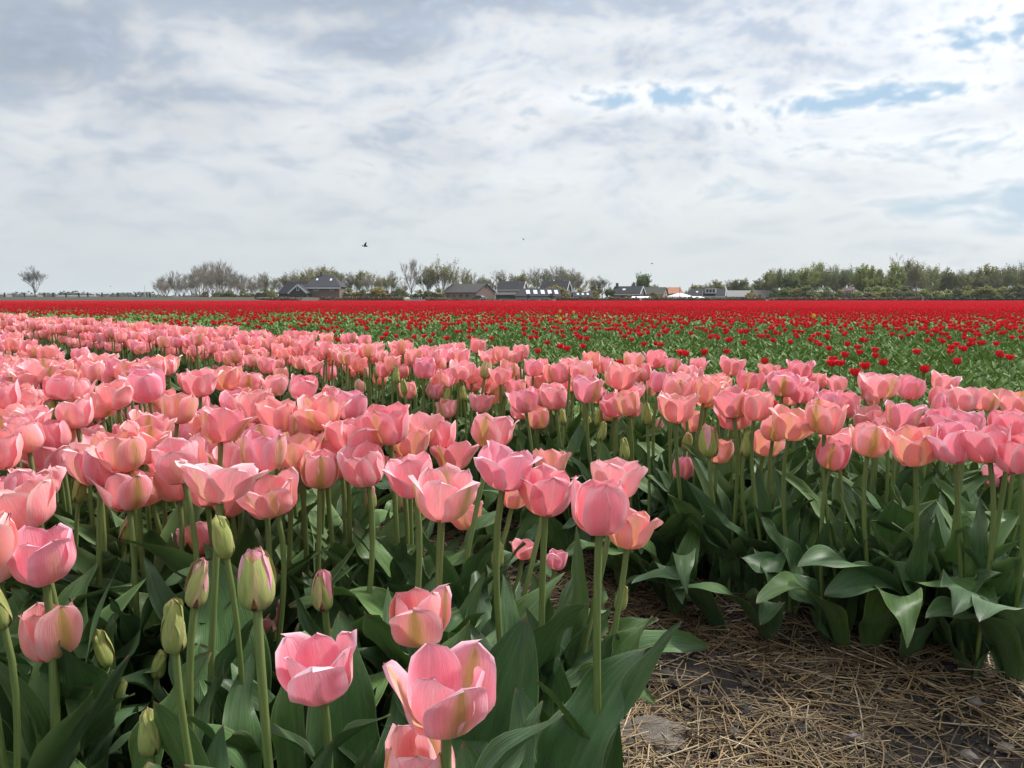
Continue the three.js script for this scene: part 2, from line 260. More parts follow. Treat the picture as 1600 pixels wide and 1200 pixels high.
// one tulip: base (on the ground), head relative to it, unit size of the petals, openness, kind of colouring
function tulip(o) {
  const R = rngOf(o.seed), name = o.kind === 'b' ? 'tulip_bud' : 'tulip', t = thing(name, o.base.x, o.base.y, o.base.z), h = o.head;
  const tx = o.tx ?? (R() - 0.5) * 0.44 + h.x * 0.6, tz = o.tz ?? (R() - 0.5) * 0.36 + h.z * 0.6;
  part('stem', stemGeo(h.x, h.y, h.z, tx, tz, (o.kind === 'b' ? 0.0038 : 0.0046) * (o.thin ?? 1)), stemMat, t);
  const up = new THREE.Vector3(tx, 1, tz).normalize(), qh = new THREE.Quaternion().setFromUnitVectors(UPV, up), yaw = o.yaw ?? R() * 6.28;
  const st = o.kind === 'b' ? [['bud'], ['bud']] : o.kind === 'c' ? [['olive', 'bud'], ['inner_b', 'flame']] : o.kind === 'o' ? [['orange', 'flame_b'], ['orange']] : o.kind === 'k' ? [['pink', 'pink_b'], ['inner', 'pink_b']] : o.kind === 'f' ? [['flame', 'flame'], ['inner', 'inner_b']] : [R() < 0.45 ? ['flame_b', 'flame'] : ['pink', 'flame_b'], ['inner', 'inner_b', 'pink_b']];
  const hue = o.kind === 'o' ? 3 : floor(R() * 5);
  for (let k = 0; k < 6; k++) {
    const inner = k > 2, pick = st[inner ? 1 : 0];
    let op = o.open + (R() - 0.5) * (o.open < 0.06 ? 0.03 : o.open < 0.16 ? 0.07 : 0.2);
    if (!inner && o.open > 0.25 && R() < 0.24) op += 0.3;                         // one petal falling outwards
    if (o.loose && k === o.loose) op += 0.5;
    const m = part('petal', petalPool[levelOf(op)][inner ? 1 : 0][floor(R() * VARS)], petalMat[pick[floor(R() * pick.length)]][hue], t);
    const q = new THREE.Quaternion().setFromAxisAngle(UPV, yaw + (k % 3) * 2.094 + (inner ? 1.047 : 0) + (R() - 0.5) * 0.22);
    m.position.set(h.x, h.y - 0.002, h.z); m.quaternion.copy(qh).multiply(q).multiply(new THREE.Quaternion().setFromEuler(new THREE.Euler(0, 0, (R() - 0.5) * 0.16))); m.scale.setScalar(o.size * (0.93 + R() * 0.13)); m.scale.x *= R() < 0.5 ? -1 : 1;
  }
  const ls = o.leaves ?? 3, a0 = R() * 6.28;
  for (let k = 0; k < ls; k++) {
    const pool = leafPool[k === 0 ? (o.low ?? (R() < 0.25 ? 'wide' : 'low')) : k === 1 ? 'mid' : k === 2 && R() < 0.6 ? 'top' : 'mid'], f = [0.015, 0.10, 0.2, 0.32][k % 4] * (0.7 + R() * 0.6);
    const m = part('leaf', pool[floor(R() * pool.length)], leafMats[floor(R() * leafMats.length)], t);
    const lim = min(1, (h.y * 0.80 - h.y * f) / 0.3 + 0.1);
    m.position.set(h.x * f * f, h.y * f, h.z * f * f); m.rotation.y = (k === 0 && o.turn !== undefined ? o.turn : a0 + k * 2.6 + (R() - 0.5) * 1.0); m.scale.setScalar(lerp(0.85, 1.1, R()) * max(0.5, lim) * (o.leafScale ?? 1));
  }
  return t;
}

// ------------------------------------------------------------------ the pink beds
// [x, base row, top row, openness, colouring, own label or '', short name or ''] as read off the photograph; placed as real plants by their size
// colourings: f olive flame, o orange, k plain pink, p mixed, c olive-pink bud, b green bud
const NEAR = [
  [697, 1138, 997, .6, 'f', 'large open pink tulip with an olive-striped outer petal, low beside the bare straw gap', 'large low striped tulip'],
  [655, 1256, 1122, .24, 'f', 'pink tulip with green outer petal cut off by the bottom edge of the view', 'cut-off tulip at the bottom edge'],
  [656, 1003, 907, .34, 'f', 'upright cup-shaped pink tulip with greenish edges, right behind the largest low bloom', 'upright cup behind the largest bloom'],
  [505, 1086, 972, .64, 'k', 'open pink tulip standing low and alone, its petals spread to a broad bowl', 'lone low bowl-shaped tulip'],
  [82, 1028, 930, .42, 'f', 'cup-shaped pink tulip with crumpled rim on a thick straight stem near the lower left corner', 'crumpled-rim cup'],
  [72, 908, 812, .66, 'k', 'broad open pink tulip, lower of the two big bowls at the left edge', 'lower big bowl'],
  [52, 822, 735, .9, 'k', 'very wide open pink tulip, upper of the two big bowls at the left edge', 'upper big bowl'],
  [402, 950, 852, .1, 'c', 'tall half-opened tulip, olive bud on one side and peach petals on the other', 'tall half-opened olive bud'],
  [274, 1016, 930, 0, 'b', 'large fat green tulip bud with a pale seam down its front', 'fat seamed green bud'],
  [304, 946, 868, 0, 'c', 'yellowish green tulip bud on a short stem below the small open bowl', 'yellowish bud'],
  [354, 869, 800, 0, 'b', 'green tulip bud touching the small open pink bowl', 'green bud by the small bowl'],
  [377, 895, 852, 0, 'b', 'small green tulip bud just behind the tall half-opened bud', ''],
  [432, 922, 884, .05, 'c', 'short olive tulip bud tucked behind the tall half-opened bud', ''],
  [311, 867, 806, .66, 'p', 'small open pink tulip bowl with a peach front petal', 'small peach-fronted bowl'],
  [410, 992, 930, .7, 'k', 'low open pink tulip partly hidden by the stem of the half-opened bud', ''],
  [508, 951, 884, .05, 'c', 'green tulip bud with a pink tip on a dark stem', 'pink-tipped green bud'],
  [236, 1178, 1104, 0, 'b', 'yellow-green tulip bud leaning over to the left near the bottom of the view', 'leaning yellow-green bud'],
  [167, 1040, 980, 0, 'b', 'slim green tulip bud on a thin stem beside the crumpled-rim pink cup', 'slim green bud'],
  [245, 1058, 1012, 0, 'b', 'small pointed green tulip bud among broad leaves under the fat seamed bud', ''],
  [186, 1092, 1060, 0, 'b', 'tiny green tulip bud low among the leaves', ''],
  [6, 978, 905, 0, 'b', 'green tulip bud half cut off by the left edge', ''],
  [10, 860, 803, .5, 'p', 'pink tulip at the left edge squeezed between the two big bowls', ''],
  [0, 905, 832, .3, 'o', 'peach tulip cut off by the left edge below the two big bowls', ''],
  [433, 802, 730, .85, 'p', 'wide open tulip with pointed pink side petals and a peach front petal', 'pointed wide-open tulip'],
  [343, 783, 705, 1.02, 'k', 'star-shaped pink tulip with petals flung wide like a lily', 'star-shaped tulip'],
  [202, 795, 724, .45, 'f', 'pale pink cup-shaped tulip with a broad olive front petal', 'pale olive-fronted cup'],
  [195, 848, 800, 0, 'c', 'olive tulip bud directly below the pale olive-fronted cup', ''],
  [288, 752, 677, .62, 'k', 'tall pink tulip with loose pointed petals behind the star-shaped one', 'loose pink tulip'],
  [500, 761, 698, .4, 'f', 'egg-shaped salmon tulip with a sharp green stripe up its front', 'green-striped egg-shaped tulip'],
  [450, 738, 686, .04, 'c', 'closed olive and pink tulip egg next to the green-striped one', 'closed olive-pink egg'],
  [415, 736, 697, 0, 'b', 'green tulip bud beside the closed olive-pink egg', ''],
  [456, 837, 810, 0, 'b', 'tiny green bud deep among leaves under the pointed wide-open tulip', ''],
  [543, 709, 648, .78, 'p', 'open pink tulip with a dusky brown-pink front petal', 'dusky-fronted tulip'],
  [610, 692, 624, .55, 'p', 'tall pink tulip with grey-brown front petal standing over its neighbours', 'tall grey-fronted tulip'],
  [642, 713, 658, .6, 'o', 'orange-pink tulip leaning against the tall grey-fronted one', ''],
  [708, 733, 680, .7, 'f', 'rounded salmon tulip with olive flame between taller pink ones', 'rounded flame tulip'],
  [764, 700, 640, .8, 'p', 'pink tulip with jagged spreading petals highest at the end of the front bed', 'jagged high tulip'],
  [785, 763, 684, .68, 'k', 'large pink tulip with a flaring side petal and pointed front petal', 'large flaring tulip'],
  [650, 775, 700, .7, 'k', 'pink tulip half hidden behind the big upright bowl, one white-tipped petal sticking out', ''],
  [690, 809, 720, .7, 'p', 'big pink bowl-shaped tulip with white-tipped side petal', 'big white-tipped bowl'],
  [731, 826, 779, .72, 'o', 'small orange tulip under the big white-tipped bowl', ''],
  [800, 792, 750, .62, 'o', 'orange-pink tulip partly covered by the large flaring one', ''],
  [852, 802, 720, .68, 'k', 'large pale pink tulip with a white petal pointing sideways', 'large pale tulip'],
  [858, 742, 696, .5, 'o', 'orange-topped tulip peeping out behind the large pale one', ''],
  [958, 778, 708, .85, 'k', 'wide pink tulip with pointed petals at the corner of the path', 'pointed corner tulip'],
  [936, 832, 738, .42, 'k', 'tall plain pink goblet tulip at the corner of the path', 'tall pink goblet'],
  [980, 855, 782, .62, 'o', 'salmon-orange tulip leaning out over the path corner', 'leaning salmon tulip'],
  [816, 872, 838, .8, 'k', 'low pink tulip showing only its tips among leaves', ''],
  [868, 888, 857, .4, 'k', 'small low pink tulip cup among leaves near the straw', ''],
  [776, 886, 838, 0, 'b', 'green tulip bud standing free below the large flaring tulip', 'free-standing green bud'],
  [676, 898, 866, 0, 'b', 'green tulip bud in the shade below the big white-tipped bowl', ''],
  [901, 902, 868, 0, 'c', 'dull olive tulip bud low beside the tall pink goblet stem', ''],
  [967, 952, 908, 0, 'b', 'narrow green bud wrapped in a leaf at the edge of the straw path', ''],
  [627, 796, 756, .02, 'c', 'olive tulip bud under the white-tipped petal', ''],
  [122, 783, 735, 0, 'b', 'slender green bud curving beside the upper big bowl', ''],
  [75, 746, 700, .75, 'f', 'pale pink tulip with three olive-streaked petals above the upper big bowl', 'olive-streaked pale tulip'],
  [222, 722, 656, .72, 'p', 'broad salmon-pink tulip bowl with glowing inner petal', 'broad glowing bowl'],
  [170, 730, 670, .38, 'o', 'egg-shaped orange-pink tulip beside the broad glowing bowl', 'orange-pink egg'],
  [145, 706, 660, .55, 'k', 'pink tulip squeezed behind the orange-pink egg', ''],
  [27, 694, 640, .52, 'f', 'salmon tulip cup with a dark green stripe at the left edge', 'green-striped cup at the edge'],
  [88, 703, 665, .05, 'c', 'ribbed olive tulip bud just opening', ''], [72, 682, 646, 0, 'b', '', ''], [76, 657, 622, .08, 'c', '', ''], [6, 754, 716, .4, 'o', '', ''],
  [122, 668, 618, .5, 'k', 'upright pink tulip on a clear stem behind the broad bowls', 'upright clear-stemmed tulip'],
  [163, 665, 640, .02, 'c', '', ''], [181, 660, 638, .2, 'k', '', ''], [215, 664, 630, .68, 'k', '', ''], [262, 685, 656, .7, 'o', '', ''],
  [233, 627, 574, .35, 'k', 'plain pink goblet tulip rising from the dense mass', 'plain goblet in the mass'], [258, 642, 607, .45, 'f', '', ''], [185, 638, 592, .5, 'k', '', ''], [128, 628, 590, .66, 'k', '', ''], [90, 624, 583, .42, 'k', '', ''], [10, 640, 592, .45, 'k', '', ''], [33, 655, 610, .6, 'p', '', ''],
  [345, 690, 628, .85, 'f', 'large many-petalled pink tulip with an olive front flame', 'large many-petalled tulip'],
  [437, 674, 618, .6, 'p', 'pink tulip on a clear stem with a petal flared to each side', 'two-flared tulip'],
  [403, 658, 606, .6, 'k', '', ''], [400, 690, 655, .3, 'k', '', ''], [368, 655, 605, .6, 'p', '', ''], [312, 645, 612, .5, 'k', '', ''], [312, 696, 660, 0, 'b', '', ''], [382, 709, 684, 0, 'b', '', ''],
  [502, 671, 612, .66, 'o', 'orange-fronted open tulip above the dusky-fronted one', 'orange-fronted tulip'], [545, 654, 606, .55, 'k', '', ''], [470, 624, 582, .45, 'k', '', ''], [512, 630, 600, .5, 'k', '', ''], [428, 617, 583, .5, 'p', '', ''], [390, 616, 580, .4, 'f', '', ''],
  [313, 618, 573, .62, 'k', 'pink tulip with two white-tipped flaring petals in the dense mass', 'white-tipped tulip in the mass'], [572, 705, 645, .5, 'k', '', ''], [664, 690, 640, .5, 'k', '', ''], [690, 700, 652, .62, 'k', '', ''],
];
const FAR = [
  [593, 601, 577, .35, 'o', '', ''], [663, 590, 557, .42, 'k', '', ''], [690, 611, 580, .42, 'o', '', ''], [720, 592, 560, .7, 'k', '', ''], [757, 591, 562, .1, 'c', '', ''], [793, 590, 562, .32, 'f', '', ''], [742, 611, 585, .4, 'k', '', ''],
  [765, 616, 587, .4, 'f', '', ''], [787, 620, 595, .02, 'c', '', ''], [620, 598, 571, 0, 'b', '', ''], [632, 615, 591, 0, 'b', 'free green tulip bud in the shade at the front of the rear bed', 'free bud of the rear bed'], [725, 625, 600, 0, 'b', '', ''], [698, 628, 603, 0, 'b', '', ''], [679, 632, 612, .1, 'c', '', ''],
  [698, 652, 620, .42, 'f', 'small cup-shaped salmon tulip low at the front of the rear bed', 'low salmon cup of the rear bed'], [749, 643, 610, .8, 'k', 'small fan-shaped pink tulip in front of the rear bed', 'small fan-shaped tulip'],
  [822, 644, 603, .66, 'p', 'pink tulip with two brown side petals at the front of the rear bed', 'brown-sided tulip'], [868, 638, 596, .58, 'k', 'round pink tulip in front of the rear bed with a folded rim', 'folded-rim tulip'],
  [862, 598, 568, .4, 'f', '', ''], [917, 628, 584, .66, 'p', 'pink tulip on a long bare stem, one brown pointed petal in front', 'long-stemmed brown-pointed tulip'], [910, 596, 562, .7, 'k', '', ''], [968, 608, 566, .62, 'k', 'leaning pink tulip with one petal stretched sideways in the rear bed', 'sideways-stretched tulip'],
  [1007, 594, 566, .4, 'f', '', ''], [993, 574, 551, .6, 'k', '', ''], [1022, 574, 545, .68, 'k', 'highest pink tulip breaking the far edge of the rear bed', 'highest far tulip'], [1050, 584, 558, .5, 'f', '', ''], [938, 582, 555, .6, 'k', '', ''], [1028, 612, 576, .4, 'k', '', ''],
  [1010, 617, 590, .42, 'o', '', ''], [983, 647, 606, .5, 'o', 'tilted salmon tulip egg in the rear bed', 'tilted salmon egg'], [993, 658, 630, .4, 'o', '', ''], [1011, 662, 623, .02, 'b', 'plump green tulip bud beside the tilted salmon egg', 'plump green bud'],
  [1029, 671, 652, .06, 'k', 'very small closed pink tulip on a low stem', ''], [935, 665, 636, 0, 'b', '', ''], [938, 687, 656, 0, 'b', '', ''], [922, 672, 648, 0, 'b', '', ''], [976, 718, 682, 0, 'b', 'green bud low in front of the rear bed behind the path corner', ''], [953, 714, 690, 0, 'b', '', ''],
  [1057, 659, 608, .85, 'p', 'large spreading pink tulip with a shaded brown front petal in the rear bed', 'large spreading tulip'], [1052, 626, 582, .5, 'f', '', ''], [1102, 636, 597, .5, 'p', 'pink tulip with a dull brown front petal beside the large spreading one', 'dull-fronted tulip'],
  [1118, 610, 580, .62, 'f', '', ''], [1087, 598, 572, .5, 'k', '', ''], [1090, 579, 557, .7, 'k', '', ''], [1142, 586, 555, .75, 'k', 'mauve-pink spreading tulip at the far edge of the rear bed', 'mauve-pink tulip'], [1170, 612, 576, .72, 'p', '', ''],
  [1200, 592, 566, .72, 'k', '', ''], [1222, 618, 576, .7, 'p', '', ''], [1248, 593, 560, .72, 'k', 'pink tulip with a high rounded petal at the far edge against the green field', 'high-petalled far tulip'], [1248, 628, 590, .5, 'k', '', ''], [1280, 606, 580, .5, 'k', '', ''], [1309, 613, 585, .4, 'k', '', ''],
  [1147, 652, 604, .72, 'p', 'broad pink tulip of a joined pair, the one with brown front petal', 'broad tulip of the joined pair'], [1178, 655, 606, .52, 'k', 'narrower deep pink tulip of the joined pair', ''], [1295, 640, 606, .62, 'k', '', ''],
  [1232, 685, 630, .82, 'o', 'open salmon tulip with one petal hanging out to the side', 'side-hanging salmon tulip'], [1207, 687, 642, .3, 'f', 'closed tulip with an olive front pressed against the side-hanging salmon one', ''], [1288, 677, 622, .42, 'f', 'pale pink tulip with a dark olive band down its front', 'dark-banded pale tulip'],
  [1296, 732, 681, .45, 'f', 'cup-shaped pink tulip alone on a straight stem over broad leaves', 'lone cup over broad leaves'], [1108, 714, 661, .1, 'c', 'olive bud with its salmon petals bursting open at the top', 'bursting olive bud'], [1163, 711, 671, 0, 'b', 'round green tulip bud right of the bursting olive one', 'round green bud'],
  [1066, 748, 707, .22, 'k', 'small plain pink tulip on a thin stem near the path', 'small plain tulip by the path'], [1163, 745, 711, .6, 'o', 'small salmon tulip low among upright leaves', 'small low salmon tulip'], [1140, 742, 716, .3, 'k', '', ''], [1205, 702, 678, .6, 'o', '', ''], [1141, 796, 765, 0, 'b', 'green bud deep among leaves below the small low salmon tulip', ''],
  [1355, 612, 579, .6, 'k', 'pink tulip at the far edge with an upright pointed petal', 'upright-pointed far tulip'], [1366, 632, 600, .8, 'k', '', ''], [1419, 624, 590, .4, 'f', 'cup-shaped pink tulip with a brown stripe standing before the green field', 'brown-striped far cup'], [1470, 612, 579, .75, 'k', '', ''], [1467, 638, 601, .5, 'f', '', ''],
  [1505, 641, 598, .5, 'k', '', ''], [1535, 641, 602, .5, 'p', 'cup-shaped pink tulip on a dark stem before the green field, brown-fronted', 'brown-fronted far cup'], [1588, 650, 606, .55, 'p', 'pink tulip at the right edge before the green field', 'far tulip at the right edge'],
  [1362, 674, 632, .6, 'k', '', ''], [1405, 670, 622, .78, 'p', 'large pink tulip with a curled brown front petal', 'large curled-front tulip'], [1470, 676, 635, .75, 'k', '', ''], [1355, 712, 656, .35, 'f', 'egg-shaped tulip with an olive front and pink flanks', 'olive-fronted egg'],
  [1430, 724, 659, .8, 'o', 'widest bowl-shaped tulip of the rear bed with an orange front petal', 'widest orange-fronted bowl'], [1493, 721, 654, .5, 'k', 'deep pink tulip with a pointed front petal beside the widest bowl', 'deep pink pointed tulip'], [1547, 721, 657, .68, 'k', 'open pink tulip with a brown-shaded side petal near the right edge', 'open tulip near the right edge'],
  [1593, 737, 672, .42, 'k', 'mauve-pink tulip cut by the right edge', ''], [1563, 761, 718, .7, 'k', 'low pink tulip hanging under its taller neighbours near the right edge', ''], [1526, 741, 722, .02, 'c', '', ''],
];
const taken = [];                                    // [x, z] of plants that stand
const anchors = [], individuals = [];
const clampBed = (c, bed) => clamp(c, bed[0] + 0.05, bed[1] - 0.05);
const LOOK = (k, o) => (k === 'b' ? 'green closed tulip bud' : k === 'c' ? 'olive and pink tulip bud' : `${o < 0.3 ? 'nearly closed' : o < 0.53 ? 'cup-shaped' : o < 0.74 ? 'open' : 'wide open'} ${k === 'o' ? 'orange-pink' : k === 'f' ? 'olive-flamed pink' : k === 'p' ? 'salmon-pink' : 'pink'} tulip`);
function place(list, bed, s0) {
  list.forEach(([px, pb, pt, open0, kind, label, nick], i) => {
    const open = open0 > 0.95 ? open0 : open0 > 0.2 ? 0.05 + open0 * 0.62 : open0;
    const R = rngOf(s0 + i * 13), bud = kind === 'b', [hh, rr] = headSize(open), unit = (bud ? 0.062 : kind === 'c' ? 0.066 : 0.079) * (0.97 + R() * 0.06);
    let depth = 1.2, size = unit;
    for (let it = 0; it < 6; it++) {
      const p = at(px, pb, depth), el = atan((EYE - p.y) / -p.z), app = size * (hh * cos(el) + rr * sin(el) * 1.3);
      const want = FOC * app / (pb - pt);
      depth = it ? lerp(depth, want, 0.8) : want;
      const q = at(px, pb, depth);
      const c = q.x - q.z, ct = clamp(c, bed[0] - (bed === BED1 ? 0.05 : 0.03), bed[1] + 0.16), hmin = 0.17, hmax = bed === BED1 ? 0.47 : 0.455;
      let f = ct / c;                                // keep the plant in its bed and at a plausible height
      const drop = EYE - q.y, dmin = (EYE - hmax) / drop, dmax = (EYE - hmin) / drop;
      f = clamp(f, dmin, dmax);
      depth *= f; size = (pb - pt) * depth / FOC / (hh * cos(el) + rr * sin(el) * 1.3);
    }
    size = clamp(size, bud ? 0.035 : 0.045, bud ? 0.085 : 0.11);
    const hp = at(px, pb, depth), c = hp.x - hp.z, cb = clampBed(c + (R() - 0.5) * 0.06, bed), lean = cb - c;
    const base = new THREE.Vector3(hp.x + lean * 0.5 + (R() - 0.5) * 0.05, 0, hp.z - lean * 0.5 + (R() - 0.5) * 0.05);
    base.y = groundY(base.x, base.z) - 0.012;
    const entry = { px, py: (pb + pt) / 2, label, nick, kind, open, hp, base, size, depth };
    const t = tulip({ base, head: hp.clone().sub(base), open, kind, size, seed: s0 + i * 29 + 5, leaves: bud ? 3 : 4 });
    entry.t = t; taken.push([base.x, base.z]); individuals.push(entry);
    if (nick) anchors.push(entry);
  });
}
place(NEAR, BED1, 5000); place(FAR, BED2, 9000);
if (globalThis.DIAG) for (const e of individuals) console.log(e.px, e.py, e.kind, e.open, 'size', e.size.toFixed(3), 'h', e.hp.y.toFixed(2), 'd', e.depth.toFixed(2), 'c', (e.hp.x - e.hp.z).toFixed(2));

// the rest of the flowers of both beds: seeded rows; those that show largest become single plants, the far ones one mass
const rest = [];
for (const [bed, sMax, s0] of [[BED1, 5.4, 1], [BED2, 15, 2]]) {
  const R = rngOf(60 + s0), rows = 6;
  for (let r = 0; r < rows; r++) for (let s = -0.6; s < sMax; s += 0.056 + R() * 0.025) {
    const c = lerp(bed[0] + 0.04, bed[1] - 0.04 + (bed === BED1 ? 0.26 * sst(1.3, 2.8, s) : 0), (r + 0.5) / rows) + (R() - 0.5) * 0.14, sj = s * 1 + (R() - 0.5) * 0.05, q = R();
    const x = (c - sj * 1.4142) / 2, d = c - x, kind = q < 0.06 ? 'b' : q < 0.13 ? 'c' : q < 0.36 ? 'f' : q < 0.46 ? 'o' : q < 0.66 ? 'p' : 'k', small = kind === 'b' || kind === 'c';
    const hgt = (small ? 0.345 : 0.42) + (R() - 0.5) * 0.13, open = kind === 'b' ? 0 : kind === 'c' ? R() * 0.12 : 0.2 + R() * 0.4, size = (kind === 'b' ? 0.058 : kind === 'c' ? 0.062 : 0.078) * (0.9 + R() * 0.2), lx = (R() - 0.5) * 0.07, lz = (R() - 0.5) * 0.07;
    if (d < 0.35) continue;
    const [px, pb, depth] = toPx(x + lx, hgt, -d + lz);
    if (depth < 0.3 || px < -260 || px > 1900) continue;
    // where the photograph lets one read each flower, the flowers are those listed above
    const listed = bed === BED1 ? pb > 622 && px > -30 : px > 880 ? true : pb > lerp(600, 566, sst(540, 880, px)) && px > 520;
    rest.push({ x, d, c, hgt, open, size, kind, lx, lz, px, pb, depth, listed, bed, inView: px > -20 && px < 1620 });
  }
}
// between the listed flowers stand others that they partly hide
{
  const R = rngOf(61);
  for (const e of rest) if (e.listed && e.inView && R() < (e.bed === BED1 ? 1 : 0.6)) {
    if (e.bed === BED1 ? e.pb > 775 || e.px > 640 || e.depth < 1.1 : e.depth > 3.6 || e.pb > 700) continue;
    if (individuals.some((q) => hypot(q.px - e.px, (q.py - e.pb + 25) * 1.2) < 13)) continue;
    e.hgt -= 0.015 + 0.03 * R(); e.listed = false; e.also = true;
  }
}
const flowers = rest.filter((e) => !e.listed).sort((a, b) => (b.inView - a.inView) || a.depth - b.depth);
const nSingle = 300 - individuals.length;
const singles = flowers.slice(0, nSingle), mass = flowers.slice(nSingle);
singles.forEach((e, i) => {
  const base = new THREE.Vector3(e.x, groundY(e.x, -e.d) - 0.012, -e.d), head = new THREE.Vector3(e.lx, e.hgt - base.y, e.lz);
  const t = tulip({ base, head, open: e.open, kind: e.kind, size: e.size, seed: 20000 + i * 17, leaves: 2 });
  taken.push([e.x, -e.d]);
  individuals.push({ t, px: e.px, py: e.pb - 12, label: '', kind: e.kind, open: e.open, depth: e.depth, mass: true, bed: e.bed });
});
// labels: each says its look and where it stands among its neighbours
const takenLabels = new Set(individuals.map((e) => e.label).filter(Boolean));
const rel = (dx, dy, far) => { const n = far ? '' : 'just '; return abs(dx) > 1.3 * abs(dy) ? (dx < 0 ? n + 'left of' : n + 'right of') : abs(dy) > 1.3 * abs(dx) ? (dy < 0 ? n + 'behind' : n + 'below') : dy < 0 ? (dx < 0 ? 'behind and left of' : 'behind and right of') : dx < 0 ? 'below and left of' : 'below and right of'; };
{
  for (const e of individuals) {
    let label = e.label, group = 'pink tulips of the two flower beds';
    if (!label) {
      const near = anchors.map((a) => [hypot(a.px - e.px, a.py - e.py), a]).sort((a, b) => a[0] - b[0]);
      outer: for (const [dist, a] of near.slice(0, 7)) for (const word of ['', e.open > 0.35 && !'bc'.includes(e.kind) ? 'loose ' : 'slim ']) {
        if (word) continue;
        const l = `${LOOK(e.kind, e.open)} ${rel(e.px - a.px, e.py - a.py, dist > 55)} the ${a.nick}`;
        if (!takenLabels.has(l) && l.split(' ').length <= 16) { label = l; break outer; }
      }
      if (!label) label = `${LOOK(e.kind, e.open)} in the dense mass of the ${e.bed === BED1 ? 'front' : 'rear'} bed`;
      takenLabels.add(label);
    }
    tag(e.t, label, e.kind === 'b' || e.kind === 'c' ? 'tulip bud' : 'tulip', group);
  }
}
// leafy plants without flowers between them, where the photograph shows closed foliage; bigger outer leaves hang over the path
{
  const R = rngOf(77);
  // no tall foliage right in front of a low flower or bud that the photograph shows
  const hides = (x, d) => { const [px, py, dep] = toPx(x, 0.26, -d); return individuals.some((q) => q.label !== undefined && !q.mass && q.depth > dep + 0.03 && abs(q.px - px) < 46 / max(0.7, dep) && q.py > py - 8 && q.py < py + 130 / dep); };
  const leafy = (x, d, n, style, turn, scale, label, group) => {
    const t = thing('leafy_tulip_plant', x, groundY(x, -d) - 0.01, -d), a0 = turn ?? R() * 6.28;
    for (let k = 0; k < n; k++) {
      const pool = leafPool[style ?? (R() < 0.45 ? 'low' : R() < 0.5 ? 'wide' : 'mid')], m = part('leaf', pool[floor(R() * pool.length)], leafMats[floor(R() * leafMats.length)], t);
      m.rotation.y = a0 + (style ? (k - (n - 1) / 2) * 0.9 + (R() - 0.5) * 0.3 : k * 2.4 + (R() - 0.5)); m.position.y = 0.005 + 0.03 * k * R(); m.scale.setScalar(scale * (0.8 + 0.3 * R()));
    }
    if (group) {
      const [px, py] = toPx(x, 0.24, -d);
      for (const [dist, a] of anchors.map((q) => [hypot(q.px - px, q.py - py), q]).sort((q, r) => q[0] - r[0]).slice(0, 3)) {
        const l = `leafy tulip plant without a flower ${rel(px - a.px, py - a.py, dist > 90)} the ${a.nick}`;
        if (!takenLabels.has(l) && l.split(' ').length <= 16) { takenLabels.add(l); label = l; break; }
      }
    }
    tag(t, label, 'tulip plant', group);
  };
  { // foliage closing the front of the rear bed
    const Q = rngOf(79);
    for (let s = 0.9; s < 4.2; s += 0.1) { const c = 2.1 + Q() * 0.2, x = (c - (s + Q() * 0.05) * 1.4142) / 2, d = c - x; taken.push([x, -d]); leafy(x, d, 3, Q() < 0.35 ? 'arch' : null, Q() < 0.5 ? 3.2 + Q() * 1.4 : null, 1.0, 'leafy tulip plant without a flower along the path side of the rear bed', 'flowerless tulip plants of the rear bed'); }
  }
  { // closed foliage along the path side of the front bed
    const Q = rngOf(78);
    for (let s = 0.7; s < 3.6; s += 0.085) for (let r = 0; r < 3; r++) {
      const c = lerp(1.08, lerp(1.3, 1.56, sst(0.7, 1.9, s)), (r + Q()) / 3), sj = s + (Q() - 0.5) * 0.06, x = (c - sj * 1.4142) / 2, d = c - x;
      if (taken.some(([a, b]) => hypot(a - x, b + d) < 0.045)) continue;
      taken.push([x, -d]);
      if (s < 0.9 && c > 1.24) continue;
      leafy(x, d, 3, null, null, s < 0.9 ? 0.85 : 1.14, 'leafy tulip plant without a flower along the path side of the front bed', 'flowerless tulip plants of the front bed');
    }
  }
  for (const e of rest.filter((q) => q.listed && q.inView)) {
    if (e.bed === BED1 ? e.depth > 3.6 || e.px > 890 : e.depth > 3.4 || R() < 0.25) continue;
    if (taken.some(([a, b]) => hypot(a - e.x, b + e.d) < 0.042)) continue;
    if (e.bed === BED1 && e.c > 0.85 && e.c < 1.1 && e.px > 500 && e.px < 640 && R() < 0.8) continue;
    if (e.bed === BED1 && e.depth < 1.6 && hides(e.x, e.d)) continue;
    taken.push([e.x, -e.d]);
    leafy(e.x, e.d, 3, null, null, 1.0, `leafy tulip plant without a flower in the thick foliage of the ${e.bed === BED1 ? 'front' : 'rear'} bed`, `flowerless tulip plants of the ${e.bed === BED1 ? 'front' : 'rear'} bed`);
  }
  // the big arching leaves that the photograph shows along the path
  const out = -PI / 4 + PI;                         // from the rear bed towards the path
  for (const [px, py, turn, n, sc, label] of [
    [1120, 965, 3.5, 2, 1.0, 'broad heart-shaped leaf hanging tip down over the path from a tulip plant'], [1200, 985, 3.9, 2, 1.0, 'grey-green leaves drooping on the straw at the front of the rear bed'],
    [1310, 1000, 3.1, 2, 1.12, 'wide pale leaf arching sideways over the straw path'], [1400, 1005, 4.3, 3, 1.05, 'clump of broad tulip leaves with folded tips above the straw'],
    [1490, 1020, 3.8, 2, 1.15, 'long wavy tulip leaf sweeping down to the path'], [1575, 1065, 4.2, 3, 1.15, 'thick leafy tulip plant at the right edge beside the straw'], [1040, 905, 3.6, 2, .95, 'dark broad leaves at the near end of the rear bed by the path corner'],
  ]) { let p; for (let dep = 0.6; dep < 3; dep += 0.01) { p = at(px, py, dep); if (p.y < 0.0) break; } leafy(p.x, -p.z, n, 'arch', turn, sc, label); }
